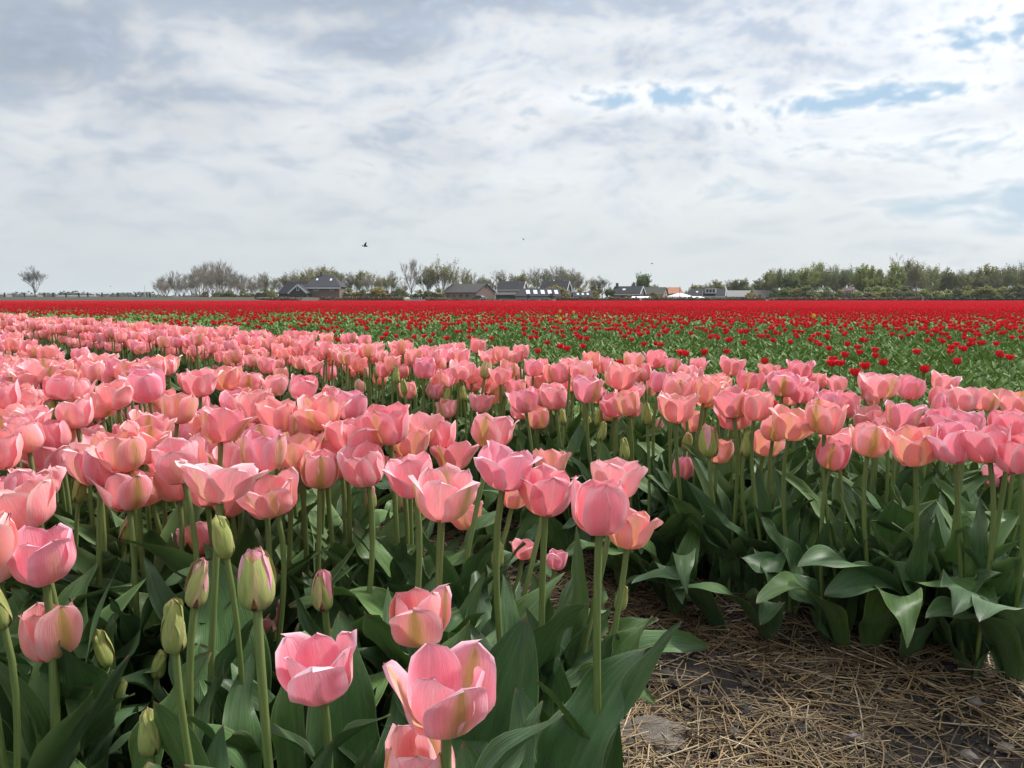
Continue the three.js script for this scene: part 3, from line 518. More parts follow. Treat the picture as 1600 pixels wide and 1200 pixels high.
  for (const [px, py, turn, n, sc, label] of [
    [880, 1105, 0.2, 3, .82, 'broad-leaved tulip plant at the near corner of the straw path'], [915, 1040, 0.5, 2, 0.72, 'tulip plant whose narrow leaves reach out over the path'], [840, 1190, -1.2, 2, 0.7, 'low tulip leaves curling over the straw in front of the corner plant'],
    [740, 1190, -1.6, 2, 0.7, 'wavy tulip leaf below the large low striped tulip'],
  ]) { let p; for (let dep = 0.6; dep < 3; dep += 0.01) { p = at(px, py, dep); if (p.y < 0.0) break; } leafy(p.x, -p.z, n, 'low', turn, sc, label); }
}

// the far flowers of the beds and the foliage under them: one mass of instanced plants
const vMat = new THREE.MeshPhysicalMaterial({ vertexColors: true, roughness: 0.97, transmission: 0.33, thickness: 0, ior: 1.35, side: THREE.DoubleSide });
const vLeaf = new THREE.MeshPhysicalMaterial({ vertexColors: true, color: lin(1.05, 1.12, 0.9), roughness: 0.95, transmission: 0.12, thickness: 0, clearcoat: 0.22, clearcoatRoughness: 0.45, ior: 1.4, side: THREE.DoubleSide });
function flowerMesh(kind, open, seed, nu = 5, nv = 7) {
  const R = rngOf(seed), st = kind === 'b' ? ['bud', 'bud'] : kind === 'c' ? ['olive', 'inner_b'] : kind === 'o' ? ['orange', 'orange'] : kind === 'f' ? ['flame', 'inner_b'] : kind === 'r' ? ['red', 'red'] : kind === 'y' ? ['yellow', 'yellow'] : kind === 'p' ? ['flame_b', 'inner'] : ['pink', 'pink_b'];
  const gs = [];
  for (let k = 0; k < 6; k++) {
    const inner = k > 2, g = petalGeo(clamp(open + (R() - 0.5) * 0.25, 0, 1), inner, seed * 7 + k, nu, nv);
    tint(g, (u, v) => petalColor(u, v, STYLES[st[inner ? 1 : 0]], seed + k)); g.rotateY((k % 3) * 2.094 + (inner ? 1.047 : 0) + R() * 0.2); gs.push(g);
  }
  return mergeGeometries(gs);
}
function copiesOf(name, geo, mat, mats, parent, colors) {
  const m = new THREE.InstancedMesh(geo, mat, mats.length); m.name = name;
  mats.forEach((q, i) => m.setMatrixAt(i, q)); if (colors) colors.forEach((c, i) => m.setColorAt(i, c));
  m.castShadow = m.receiveShadow = true; parent.add(m); return m;
}
const M4 = (x, y, z, ry, s, tx = 0, tz = 0, sy = s) => new THREE.Matrix4().compose(new THREE.Vector3(x, y, z), new THREE.Quaternion().setFromEuler(new THREE.Euler(tx, ry, tz, 'YXZ')), new THREE.Vector3(s, sy, s));
const leafTint = (u, v) => { const s = u * 2 - 1, g = 1 + 0.2 * n2(s * 9, v * 3); return mix3([0.056 * g, 0.108 * g, 0.032 * g], [0.16, 0.22, 0.09], 0.6 * sst(0.85, 1, abs(s))); };
const bushGeo = [0, 1, 2, 3, 4].map((k) => {
  const R = rngOf(900 + k), gs = [];
  for (let i = 0; i < 4; i++) { const g = leafGeo({ L: 0.2 + R() * 0.12, W: 0.05 + R() * 0.035, rise: 66 + R() * 18, bend: 20 + R() * 45, droop: R() < 0.2 ? 40 : 0, twist: (R() - 0.5) * 120, fold: 0.5 + R() * 0.4, wave: 0.09, seed: 950 + k * 9 + i, side: (R() - 0.5) * 0.3 }, 4, 9); g.rotateY(i * 1.7 + R()); g.translate(0, 0.01 + i * 0.02, 0); gs.push(tint(g, leafTint)); }
  return mergeGeometries(gs);
});
{
  const bedMass = new THREE.Group(); bedMass.name = 'pink_tulip_mass'; kindOf(bedMass, 'stuff', 'dense mass of pink tulips in the far stretch of the two beds'); scene.add(bedMass);
  const by = {}, bushes = [[], [], [], [], []], stems = [], R = rngOf(88);
  for (const e of mass) { const k = e.kind + (e.open > 0.5 ? 1 : 0) + floor(R() * 2); (by[k] ??= { kind: e.kind, open: e.open > 0.5 ? 0.6 : e.kind === 'b' ? 0 : e.kind === 'c' ? 0.06 : 0.36, m: [] }).m.push(M4(e.x + e.lx, e.hgt, -e.d + e.lz, R() * 6.28, e.size, (R() - 0.5) * 0.3, (R() - 0.5) * 0.3)); }
  for (const e of [...mass, ...singles]) { if (mass.includes(e)) stems.push(M4(e.x + e.lx * 0.5, e.hgt / 2, -e.d + e.lz * 0.5, 0, 1, e.lz * 2.2, -e.lx * 2.2, e.hgt)); bushes[floor(R() * 5)].push(M4(e.x, 0, -e.d, R() * 6.28, 0.9 + R() * 0.3)); }
  Object.values(by).forEach((b, i) => copiesOf('flower', flowerMesh(b.kind, b.open, 40 + i), vMat, b.m, bedMass, b.m.map(() => { const q = R(); return q < 0.3 ? lin(1, 1, 1) : q < 0.5 ? lin(0.99, 0.87, 0.93) : q < 0.7 ? lin(1.04, 1.15, 1.11) : q < 0.85 ? lin(1.02, 1.05, 0.95) : lin(0.98, 0.95, 1.05); })));
  copiesOf('stem', new THREE.CylinderGeometry(0.0042, 0.0046, 1, 5, 1, true), stemMat, stems, bedMass);
  bushes.forEach((b, i) => copiesOf('foliage', bushGeo[i], vLeaf, b, bedMass));
}

// ------------------------------------------------------------------ the red tulip field
{
  const field = new THREE.Group(); field.name = 'tulip_field_foliage'; kindOf(field, 'stuff', 'green tulip foliage of the red field'); scene.add(field);
  const reds = new THREE.Group(); reds.name = 'red_tulip_mass'; kindOf(reds, 'stuff', 'red tulips massed in the field up to its far edge'); scene.add(reds);
  const R = rngOf(501), vGreen = new THREE.MeshPhysicalMaterial({ vertexColors: true, color: lin(1.5, 1.5, 0.85), roughness: 0.95, transmission: 0.15, thickness: 0, clearcoat: 0.22, clearcoatRoughness: 0.4, ior: 1.4, side: THREE.DoubleSide });
  const vRed = new THREE.MeshPhysicalMaterial({ vertexColors: true, roughness: 0.95, transmission: 0.2, thickness: 0, side: THREE.DoubleSide });
  const redShare = (x, d) => { const m = d + 0.58 * x + 1.8 * fbm(x * 0.12, d * 0.12, 3); return 0.004 + 0.016 * sst(4, 8, m) + 0.085 * sst(8, 14, m) + 0.2 * sst(13.5, 27, m) + 0.69 * sst(25, 56, m); };
  const redHead = [0, 1, 2].map((k) => flowerMesh('r', [0.4, 0.55, 0.75][k], 70 + k, 4, 5)), far = [];
  const bushes = [[], [], [], [], []], heads = [];
  // up close: single plants
  const D1 = 17;
  for (let d = 2.0; d < D1; d += 0.102) for (let x = -d * 0.74 - 0.3; x < d * 0.74 + 0.3; x += 0.102) {
    const xx = x + (R() - 0.5) * 0.12, dd = d + (R() - 0.5) * 0.12, q = R(), q2 = R(), tall = R(), rot = R() * 6.28, s = 0.52 + R() * 0.24;
    if (xx + dd < FIELD_C || hypot(xx, dd) > D1) continue;
    bushes[floor(q2 * 5)].push(M4(xx, -0.01, -dd, rot, s, 0, 0, s));
    if (q < redShare(xx, dd)) heads.push([xx, dd, 0.245 + tall * 0.075, rot]);
  }
  bushes.forEach((b, i) => copiesOf('foliage', bushGeo[i], vGreen, b, field));
  // the nearest red flowers one by one, then the mass
  const hand = [[1305, 566], [1333, 581], [1353, 571], [1383, 566], [1443, 576], [1070, 552], [1060, 549], [1099, 549], [1214, 637], [970, 566], [1268, 530], [1395, 522], [1324, 537], [1480, 541], [1535, 535], [735, 506], [640, 532], [700, 528], [560, 530], [600, 522]];
  for (const [px, py] of hand) { let p; for (let dep = 2; dep < 40; dep += 0.02) { p = at(px, py, dep); if (p.y < 0.315) break; } heads.unshift([p.x, -p.z, 0.315, R() * 6.28, 1]); }
  heads.sort((a, b) => (b[4] ? 1 : 0) - (a[4] ? 1 : 0) || hypot(a[0], a[1]) - hypot(b[0], b[1]));
  const vis = heads.filter(([x, d]) => abs(x) < d * 0.69), proto = redHead.map((g) => mergeGeometries([g.clone().deleteAttribute('uv').scale(0.058, 0.058, 0.058).translate(0, 0.31, 0), tint(new THREE.CylinderGeometry(0.0035, 0.004, 0.31, 5, 1, true).translate(0, 0.155, 0), () => [0.11, 0.16, 0.04]).deleteAttribute('uv')]));
  const MARKS = [[56, 'lone bare tree'], [140, 'open horizon'], [227, 'pale mast'], [300, 'left of the bare grove'], [345, 'highest bare trees'], [405, 'gap before the farmhouse'], [455, 'annex gable'], [505, 'farmhouse roof'], [560, 'hedge by the farmhouse'], [600, 'yellowish bushes'], [643, 'fan-crowned tall tree'], [690, 'narrow tall tree'], [735, 'brick barn'], [800, 'white-windowed house'], [840, 'five skylights'], [890, 'steep white-edged gable'], [941, 'gnarled leafless tree'], [982, 'chimney house'], [1021, 'sandy gable'], [1060, 'white tents'], [1106, 'dormer house'], [1158, 'long pale roof'], [1198, 'brownish grey roof'], [1260, 'left of the wood'], [1322, 'blossoming tree'], [1370, 'dark middle of the wood'], [1409, 'tallest tree of the wood'], [1470, 'dip in the wood'], [1530, 'right part of the wood'], [1590, 'right end of the wood']];
  const single = vis.slice(0, 300), singleSet = new Set(single);
  const protoMesh = proto.map((g) => { const m = shade(new THREE.Mesh(g, vRed)); return m; });
  single.forEach(([x, d, h, rot, own], i) => {
    const m = protoMesh[i % 3].clone(); m.name = numbered('red_tulip'); m.position.set(x, h - 0.335, -d); m.rotation.set((R() - 0.5) * 0.2, rot, (R() - 0.5) * 0.2); scene.add(m);
    const [px] = toPx(x, h, -d), c = x + d, side = MARKS.reduce((q, r) => (abs(r[0] - px) < abs(q[0] - px) ? r : q))[1];
    const depth = c < 5.2 ? 'at the pink bed edge' : c < 7.5 ? 'alone near the pink bed' : c < 11 ? 'scattered in the green foliage' : 'where the solid red begins';
    tag(m, `single red tulip ${depth}, below the ${side}`, 'tulip', 'red tulips standing singly in the green foliage');
  });
  const massR = [[], [], []];
  for (const h of heads) if (!singleSet.has(h)) massR[floor(h[3] * 50) % 3].push(M4(h[0], h[2], -h[1], h[3], 0.06, (R() - 0.5) * 0.4, (R() - 0.5) * 0.4));
  massR.forEach((m, i) => copiesOf('flower', redHead[i], vRed, m, reds));
  // farther away: square-metre patches of plants
  const tiles = [0, 1, 2, 3, 4, 5].map((k) => {
    const Q = rngOf(640 + k), dense = [0.07, 0.28, 0.55, 0.85, 1, 1][k], fl = [], lv = [], hd = flowerMesh('r', 0.5, 80 + k, 2, 3).deleteAttribute('uv');
    for (let i = 0; i < 72; i++) if (Q() < dense) fl.push(hd.clone().rotateY(Q() * 6).scale(0.064, 0.058, 0.064).translate(Q() - 0.5, 0.26 + Q() * 0.08, Q() - 0.5));
    for (let i = 0; i < 44; i++) { const g = tint(leafGeo({ L: 0.19 + Q() * 0.07, W: 0.075, rise: 70, bend: 40, twist: 0, wave: 0.05, seed: i + k * 50 }, 2, 4), leafTint).deleteAttribute('uv'); lv.push(g.rotateY(Q() * 6.28).translate(Q() - 0.5, 0, Q() - 0.5)); }
    return [mergeGeometries(fl), mergeGeometries(lv)];
  });
  const at_ = tiles.map(() => []);
  for (let d = D1 - 7; d < FIELD_END; d += 1) for (let x = -floor(d * 0.74) - 2; x < d * 0.74 + 2; x += 1) {
    const xx = x, dd = d; if (hypot(xx, dd) < D1 - 0.3 || xx + dd < FIELD_C) continue;
    const sh = redShare(xx, dd); const w = sh + (R() - 0.5) * 0.16; let k = w < 0.14 ? 0 : w < 0.38 ? 1 : w < 0.58 ? 2 : w < 0.78 ? 3 : 4 + floor(R() * 2);
    at_[k].push(M4(xx, -0.01, -dd, floor(R() * 4) * PI / 2, 1));
  }
  at_.forEach((m, i) => { if (!m.length) return; copiesOf('flower', tiles[i][0], vRed, m, reds); copiesOf('foliage', tiles[i][1], vGreen, m, field); });
  // the odd yellow tulips
  const yg = mergeGeometries([flowerMesh('y', 0.2, 99, 5, 6).deleteAttribute('uv').scale(0.075, 0.085, 0.075).translate(0, 0.42, 0), tint(new THREE.CylinderGeometry(0.0038, 0.0045, 0.42, 6, 1, true).translate(0, 0.21, 0), () => [0.13, 0.18, 0.05]).deleteAttribute('uv')]);
  for (const [px, py, h, where] of [[1271, 498, .43, 'tall yellow tulip standing above the red ones, the only large yellow one'], [875, 489, .4, 'small yellow tulip in the red field below the skylit shed'], [896, 491, .4, 'pale yellow tulip in the red field right of another below the sheds'], [875, 503, .38, 'yellow tulip where the green foliage gives way to red, below the shed']]) {
    let p; for (let dep = 2; dep < 60; dep += 0.02) { p = at(px, py, dep); if (p.y < h) break; }
    const m = part('yellow_tulip', yg, vRed, scene); m.position.set(p.x, h - 0.42, p.z); tag(m, where, 'tulip');
  }
}

// ------------------------------------------------------------------ straw mulch on the path, a clod and a stone
{
  const R = rngOf(700), straw = new THREE.Group(); straw.name = 'straw_mulch'; kindOf(straw, 'stuff', 'dry straw strewn over the dark soil of the path'); scene.add(straw);
  const mat = new THREE.MeshStandardMaterial({ roughness: 0.8, side: THREE.DoubleSide });
  const geos = [0, 1, 2, 3].map((k) => {
    const Q = rngOf(720 + k), b = (Q() - 0.5) * 0.4, kink = Q() < 0.5 ? 0.06 : 0, p = [];
    for (let i = 0; i <= 5; i++) { const t = i / 5 - 0.5; p.push(new THREE.Vector3(t, (t * t) * b * 0.25 + (i === 2 ? kink * 0.2 : 0), t * t * b + (i > 2 ? kink * (i - 2) * 0.3 : 0))); }
    return new THREE.TubeGeometry(new THREE.CatmullRomCurve3(p), 5, 0.0105, 5, false);
  });
  const lists = geos.map(() => [[], []]);
  const lay = (x, d, s) => {
    const bare = fbm(x * 1.7 + 4, d * 1.7, 3), L = 0.03 + pow(R(), 1.6) * 0.17, th = 0.6 + R() * 0.75;
    if (bare < -0.22 && R() < 0.86) return;
    const k = floor(R() * 4), y = groundY(x, -d) + 0.003 + R() * R() * 0.022, r = R();
    const m = new THREE.Matrix4().compose(new THREE.Vector3(x, y, -d), new THREE.Quaternion().setFromEuler(new THREE.Euler((R() - 0.5) * 0.25, R() * 6.28, (R() - 0.5) * 0.28, 'YZX')), new THREE.Vector3(L, 0.085 * th, 0.11 * th));
    lists[k][0].push(m); const g = 0.7 + R() * 0.85;
    lists[k][1].push(r < 0.3 ? lin(0.095 * g, 0.066 * g, 0.042 * g) : r < 0.8 ? lin(0.235 * g, 0.162 * g, 0.082 * g) : lin(0.34 * g, 0.275 * g, 0.175 * g));
  };
  for (let i = 0; i < 27000; i++) { const c = lerp(1.14, 2.42, R()), s = lerp(-0.35, 3.6, pow(R(), 1.35)), x = (c - s * 1.4142) / 2; if (R() < 1 - sst(2.2, 2.45, c)) lay(x, c - x, s); }
  for (let i = 0; i < 5200; i++) { const c = lerp(0.2, 1.2, R()), s = lerp(-0.3, 2.2, R()), x = (c - s * 1.4142) / 2; lay(x, c - x, s); }
  geos.forEach((g, k) => copiesOf('straw', g, mat, lists[k][0], straw, lists[k][1]));
  // crumbs of soil
  const crumbs = [[], [], []], cg = [0, 1, 2].map((k) => { const g = new THREE.IcosahedronGeometry(1, 1), p = g.attributes.position; for (let i = 0; i < p.count; i++) { const q = 1 + 0.35 * n3(p.getX(i) * 1.3 + k * 9, p.getY(i) * 1.3, p.getZ(i) * 1.3); p.setXYZ(i, p.getX(i) * q, p.getY(i) * q * 0.7, p.getZ(i) * q); } g.computeVertexNormals(); return g; });
  const soilC = [[], [], []];
  for (let i = 0; i < 15000; i++) { const c = lerp(0.3, 2.6, R()), s = lerp(-0.3, 3, pow(R(), 1.3)), x = (c - s * 1.4142) / 2, r = 0.002 + pow(R(), 5) * 0.013, k = i % 3, q = 0.5 + R(); crumbs[k].push(M4(x, groundY(x, x - c) + r * 0.2, x - c, R() * 6, r)); soilC[k].push(R() < 0.1 ? lin(0.14 * q, 0.12 * q, 0.10 * q) : lin(0.035 * q, 0.028 * q, 0.022 * q)); }
  const cr = new THREE.Group(); cr.name = 'soil_crumbs'; kindOf(cr, 'stuff', 'dark crumbs of soil'); scene.add(cr);
  cg.forEach((g, k) => copiesOf('crumb', g, mat, crumbs[k], cr, soilC[k]));
  const spot = (px, py) => { let p; for (let dep = 0.5; dep < 3; dep += 0.005) { p = at(px, py, dep); if (p.y < groundY(p.x, p.z)) break; } return p; };
  const lump = (seed, sx, sy, sz, rough) => { const g = new THREE.IcosahedronGeometry(1, 6), p = g.attributes.position; for (let i = 0; i < p.count; i++) { const x = p.getX(i), y = p.getY(i), z = p.getZ(i), q = 1 + rough * (0.6 * n3(x * 1.2 + seed, y * 1.2, z * 1.2) + 0.25 * n3(x * 4, y * 4 + seed, z * 4) + 0.1 * n3(x * 14, y * 14, z * 14 + seed)); p.setXYZ(i, x * q * sx, y * q * sy, z * q * sz); } g.deleteAttribute('normal'); g.computeVertexNormals(); return g; };
  const clodMat = new THREE.MeshStandardMaterial({ map: dataTex(256, 256, (u, v) => { const a = tfbm(u, v, 8, 5, 6); return mix3([0.15, 0.125, 0.10], [0.26, 0.225, 0.185], clamp(0.5 + a)); }), roughness: 0.95, bumpMap: dataTex(256, 256, (u, v) => { const h = 0.5 + 0.5 * tfbm(u, v, 22, 5, 4); return [h, h, h]; }, false), bumpScale: 0.006 });
  clodMat.map.repeat.set(3, 3); clodMat.bumpMap.repeat.set(3, 3);
  const stoneMat = (c) => new THREE.MeshStandardMaterial({ color: lin(...c), roughness: 0.8 });
  const a = spot(1005, 1152), clod = part('soil_clod', lump(3, 0.075, 0.02, 0.055, 0.22), clodMat, scene); clod.position.set(a.x, groundY(a.x, a.z) - 0.001, a.z); clod.rotation.y = 0.4; tag(clod, 'flat pale clod of dried soil on the straw beside the near bed corner', 'clod');
  const b = spot(1520, 985), st = part('stone', lump(9, 0.032, 0.022, 0.026, 0.3), stoneMat([0.28, 0.19, 0.16]), scene); st.position.set(b.x, groundY(b.x, b.z) + 0.02, b.z); tag(st, 'smooth pinkish brown stone half hidden behind drooping leaves', 'stone');
  const e = spot(1336, 1160), ch = part('stone', lump(15, 0.017, 0.007, 0.012, 0.6), stoneMat([0.30, 0.25, 0.25]), scene); ch.position.set(e.x, groundY(e.x, e.z) + 0.006, e.z); tag(ch, 'small pale stone chip lying on the open straw', 'stone');
}

// ------------------------------------------------------------------ beyond the field: hedges, fence, trees, buildings, birds
const bark = new THREE.MeshStandardMaterial({ color: lin(0.27, 0.24, 0.20), roughness: 1 }), barkDark = new THREE.MeshStandardMaterial({ color: lin(0.11, 0.098, 0.085), roughness: 1 });
const leafGreen = (r, g, b) => new THREE.MeshPhysicalMaterial({ color: lin(r, g, b), roughness: 1, transmission: 0.3, thickness: 0, side: THREE.DoubleSide });
const limbs = (list, sides) => {   // tapered prisms from [a, b, ra, rb]
  const p = [], ix = [], A = new THREE.Vector3(), U = new THREE.Vector3(), V = new THREE.Vector3();
  for (const [a, b, ra, rb] of list) {
    A.subVectors(b, a).normalize(); U.set(abs(A.y) > 0.9 ? 1 : 0, abs(A.y) > 0.9 ? 0 : 1, 0).cross(A).normalize(); V.crossVectors(A, U);
    const o = p.length / 3;
    for (const [c, r] of [[a, ra], [b, rb]]) for (let i = 0; i < sides; i++) { const t = i / sides * 2 * PI, x = cos(t) * r, y = sin(t) * r; p.push(c.x + U.x * x + V.x * y, c.y + U.y * x + V.y * y, c.z + U.z * x + V.z * y); }
    for (let i = 0; i < sides; i++) { const j = (i + 1) % sides; ix.push(o + i, o + j, o + sides + j, o + i, o + sides + j, o + sides + i); }
  }
  const g = new THREE.BufferGeometry(); g.setAttribute('position', new THREE.Float32BufferAttribute(p, 3)); g.setIndex(ix); g.computeVertexNormals(); return g;
};
const leafCloud = (spots, size, R) => {   // small leaf sprays: two crossed triangles each
  const p = [], ix = [];
  for (const s of spots) for (let k = 0; k < 2; k++) {
    const a = R() * 6.28, b = (R() - 0.5) * 2.6, w = size * (0.5 + R() * 0.9), o = p.length / 3, ca = cos(a), sa = sin(a), cb = cos(b), sb = sin(b);
    p.push(s.x - ca * w / 2, s.y - sb * w / 3, s.z - sa * w / 2, s.x + ca * w / 2, s.y + sb * w / 4, s.z + sa * w / 2, s.x - sa * w * sb * 0.7, s.y + w * cb * 0.6, s.z + ca * w * sb * 0.7); ix.push(o, o + 1, o + 2);
  }
  const g = new THREE.BufferGeometry(); g.setAttribute('position', new THREE.Float32BufferAttribute(p, 3)); g.setIndex(ix); g.computeVertexNormals(); return g;
};
// unit-height trees: trunk, branches, perhaps leaves
function treeShape({ seed, fork, spread, up, levels, leaves, leafSize, splits = 3, thin = 1, trunkR = 0.02 }) {
  const R = rngOf(seed), trunk = [], br = [], tips = [], V = (x, y, z) => new THREE.Vector3(x, y, z);
  const top = V((R() - 0.5) * 0.05, fork, (R() - 0.5) * 0.05); trunk.push([V(0, -0.01, 0), top.clone().multiplyScalar(0.5), trunkR, trunkR * 0.8], [top.clone().multiplyScalar(0.5), top, trunkR * 0.8, trunkR * 0.66]);
  const grow = (a, dir, len, r, lv) => {
    const mid = a.clone().addScaledVector(dir, len * 0.5); mid.x += (R() - 0.5) * len * 0.16; mid.z += (R() - 0.5) * len * 0.16;
    const b = mid.clone().addScaledVector(dir, len * 0.5); b.y += len * 0.08 * up; br.push([a, mid, r, r * 0.8], [mid, b, r * 0.8, r * 0.6]);
    if (lv <= 2) tips.push(mid); tips.push(b);
    if (!lv) return;
    const n = splits + (R() < 0.4 ? 1 : 0);
    for (let k = 0; k < n; k++) {
      const d = dir.clone().add(V((R() - 0.5) * spread * 3, (R() - 0.4) * spread * 0.9 + 0.12 * up, (R() - 0.5) * spread * 3)).normalize();
      grow(k ? mid.clone().lerp(b, R()) : b, d, len * (0.6 + R() * 0.26), max(0.0022 * thin, r * 0.56), lv - 1);
    }
  };
  const n0 = 6 + floor(R() * 3);
  for (let k = 0; k < n0; k++) { const a = k * 2.4 + R(), t = k === 0 ? 0.1 : 0.35 + R() * 1.3 * spread; grow(top.clone().multiplyScalar(k === 0 ? 1 : 0.55 + 0.45 * R()), V(cos(a) * t, 1, sin(a) * t).normalize(), (1 - fork) * (k === 0 ? 0.42 : 0.34) * (0.75 + R() * 0.45), trunkR * 0.55, levels); }
  let hy = 0, hr = 0; for (const t of tips) { hy = max(hy, t.y); hr += hypot(t.x, t.z) / tips.length; }
  const spots = []; if (leaves) for (const t of tips) for (let i = 0; i < leaves; i++) if (R() < (leaves < 1 ? leaves : 1)) spots.push(V(t.x + (R() - 0.5) * 0.07, t.y + (R() - 0.5) * 0.07, t.z + (R() - 0.5) * 0.07));
  const k = 1 / hy, kx = 0.27 / hr, fit = (g) => g.scale(kx, k, kx);
  return { trunk: fit(limbs(trunk, 6)), branches: fit(limbs(br, 3)), crown: spots.length ? fit(leafCloud(spots, leafSize, R)) : null };
}
const bareT = [0, 1, 2, 3, 4].map((k) => treeShape({ seed: 40 + k, fork: [0.34, 0.28, 0.24, 0.36, 0.3][k], spread: [0.42, 0.36, 0.3, 0.46, 0.38][k], up: 1.4, levels: 4, splits: 3, thin: 1.15 }));
const budT = [0, 1, 2, 3].map((k) => treeShape({ seed: 60 + k, fork: 0.18, spread: [0.4, 0.45, 0.32, 0.4][k], up: 1.4, levels: 4, splits: 3, thin: 1.15, leaves: 0.6, leafSize: 0.036 }));
const leafyT = [0, 1, 2, 3].map((k) => treeShape({ seed: 80 + k, fork: 0.12, spread: [0.6, 0.7, 0.5, 0.65][k], up: 0.7, levels: 3, splits: 4, leaves: 3, leafSize: 0.06 }));
const narrowT = treeShape({ seed: 97, fork: 0.1, spread: 0.26, up: 2, levels: 4, splits: 3, leaves: 0.7, leafSize: 0.03 });
const openT = treeShape({ seed: 103, fork: 0.34, spread: 0.62, up: 0.9, levels: 4, splits: 3, trunkR: 0.024, thin: 1.3 });
const bushT = [0, 1].map((k) => treeShape({ seed: 120 + k, fork: 0.05, spread: 1.0, up: 0.4, levels: 3, splits: 4, leaves: 3, leafSize: 0.10, trunkR: 0.03 }));
const GREENS = { olive: leafGreen(0.25, 0.245, 0.075), spring: leafGreen(0.27, 0.31, 0.085), dull: leafGreen(0.18, 0.195, 0.08), mid: leafGreen(0.16, 0.215, 0.07), gold: leafGreen(0.33, 0.28, 0.08), brown: leafGreen(0.17, 0.115, 0.08), blossom: leafGreen(0.55, 0.42, 0.38), dark: leafGreen(0.06, 0.07, 0.045) };
let treeN = 0;
function tree(px, top, d, shape, wide, leaf, label, category = 'tree', name) {
  const h = heightAt(top, d) * 1.08, w = h * wide * 0.95, t = thing(name ?? (category === 'bush' ? 'bush' : 'tree'), xAt(px, d), 0, -d, (treeN++ * 2.399) % 6.283);
  part('trunk', shape.trunk, barkDark, t); part('branches', shape.branches, shape === openT ? barkDark : bark, t); if (shape.crown && leaf) part('crown', shape.crown, GREENS[leaf], t);
  t.scale.set(w, h, w); tag(t, label, category, category === 'bush' ? undefined : 'trees along the horizon'); return t;
}
// the lone tree and the trees round the farms
tree(56, 417, 235, openT, .7, null, 'lone bare tree with a rounded open crown in the flat land at the left');
[[250, 434, 0, .8], [262, 428, 1, .8], [275, 425, 2, .75], [288, 430, 0, .8], [300, 424, 1, .7], [313, 416, 4, .6], [325, 411, 2, .62], [338, 407, 1, .62], [350, 410, 4, .62], [362, 424, 3, .7], [376, 429, 0, .8], [390, 428, 1, .85], [404, 432, 2, .8]].forEach(([px, top, k, w], i) => tree(px, top, 215 + (i * 37) % 40, bareT[k % 5], w, null, ['outermost low bare tree at the left end of the grove', 'second bare tree from the left end of the grove', 'third bare tree of the grove, slender', 'fourth bare tree of the grove, low and round', 'bare tree on the rising side of the grove', 'tall bare tree left of the top of the grove', 'very tall bare tree near the middle of the grove', 'highest bare tree of the grove, broad crowned', 'tall bare tree just right of the highest one', 'shorter bare tree right of the tall ones', 'low bare tree towards the farmhouse', 'bushy bare tree towards the farmhouse', 'bare tree left of the black farmhouse'][i]));
for (const [px, top, k, l] of [[256, 436, 2, 'thin bare tree at the left end of the grove, set back'], [281, 428, 1, 'thin bare tree set back in the left part of the grove'], [307, 420, 2, 'thin bare tree set back below the rising side of the grove'], [319, 414, 0, 'bare tree set back beside the tall ones of the grove'], [332, 412, 1, 'bare tree set back at the top of the grove'], [344, 412, 2, 'thin bare tree set back right of the grove top'], [357, 420, 1, 'bare tree set back on the falling side of the grove'], [370, 430, 2, 'thin bare tree set back in the right part of the grove'], [384, 432, 4, 'low bare tree set back at the right part of the grove'], [397, 432, 1, 'low bare tree set back between grove and annex'], [412, 430, 2, 'thin bare tree set back left of the annex']]) tree(px, top, 262 + k * 5, bareT[k], .6, null, l);
[[420, 428, 0], [437, 430, 1], [452, 427, 2], [470, 424, 3], [488, 420, 0], [503, 417, 1], [518, 418, 2], [535, 424, 3], [552, 428, 0], [567, 424, 1], [581, 430, 2], [596, 432, 3], [610, 426, 0]].forEach(([px, top, k], i) => tree(px, top, 262 + (i * 29) % 24, i % 3 === 1 ? bareT[k] : budT[k], .85, i % 2 ? 'olive' : 'dull', ['budding tree left of the farmhouse annex', 'bare tree over the farmhouse annex', 'thin tree over the annex roof', 'tree behind the left slope of the farmhouse roof', 'bare tree behind the farmhouse ridge', 'tallest budding tree behind the farmhouse roof', 'budding tree behind the right end of the farmhouse roof', 'bare tree just right of the farmhouse', 'budding tree over the hedge right of the farmhouse', 'thin budding tree between farmhouse and barn', 'bare low tree between farmhouse and barn', 'round budding tree between farmhouse and barn', 'budding tree left of the tall pair'][i]));
tree(643, 406, 228, bareT[0], .62, null, 'tall bare tree with a fan crown, left one of the tall pair'); tree(690, 404, 232, narrowT, .9, 'olive', 'tall narrow budding tree, right one of the tall pair'); tree(668, 422, 240, budT[1], .75, 'dull', 'budding tree between the tall pair'); tree(628, 440, 236, bareT[2], .8, null, 'thin bare tree left of the tall pair');
[[722, 422], [738, 427], [753, 430], [772, 424], [788, 425], [803, 428], [818, 424], [834, 420], [850, 423], [864, 418], [879, 418], [893, 421], [906, 428]].forEach(([px, top], i) => tree(px, top, 278 + (i * 31) % 20, i % 2 ? bareT[(i * 2) % 5] : budT[i % 4], i > 8 ? 1.0 : .8, i % 3 ? 'dull' : 'olive', ['thin tree over the left end of the brick barn', 'tree over the barn ridge', 'tree over the right half of the barn roof', 'bare tree right of the barn gable', 'rounded tree left of the white-windowed house', 'bare tree over the white-windowed house', 'budding tree at the gable of the white-windowed house', 'bare tree over the skylit shed', 'budding tree over the skylit shed', 'wide round-headed bare tree left of the gabled house', 'broadest round-headed tree of the row', 'round-headed tree behind the white-edged gable', 'last tree of the row right of the gabled house'][i]));
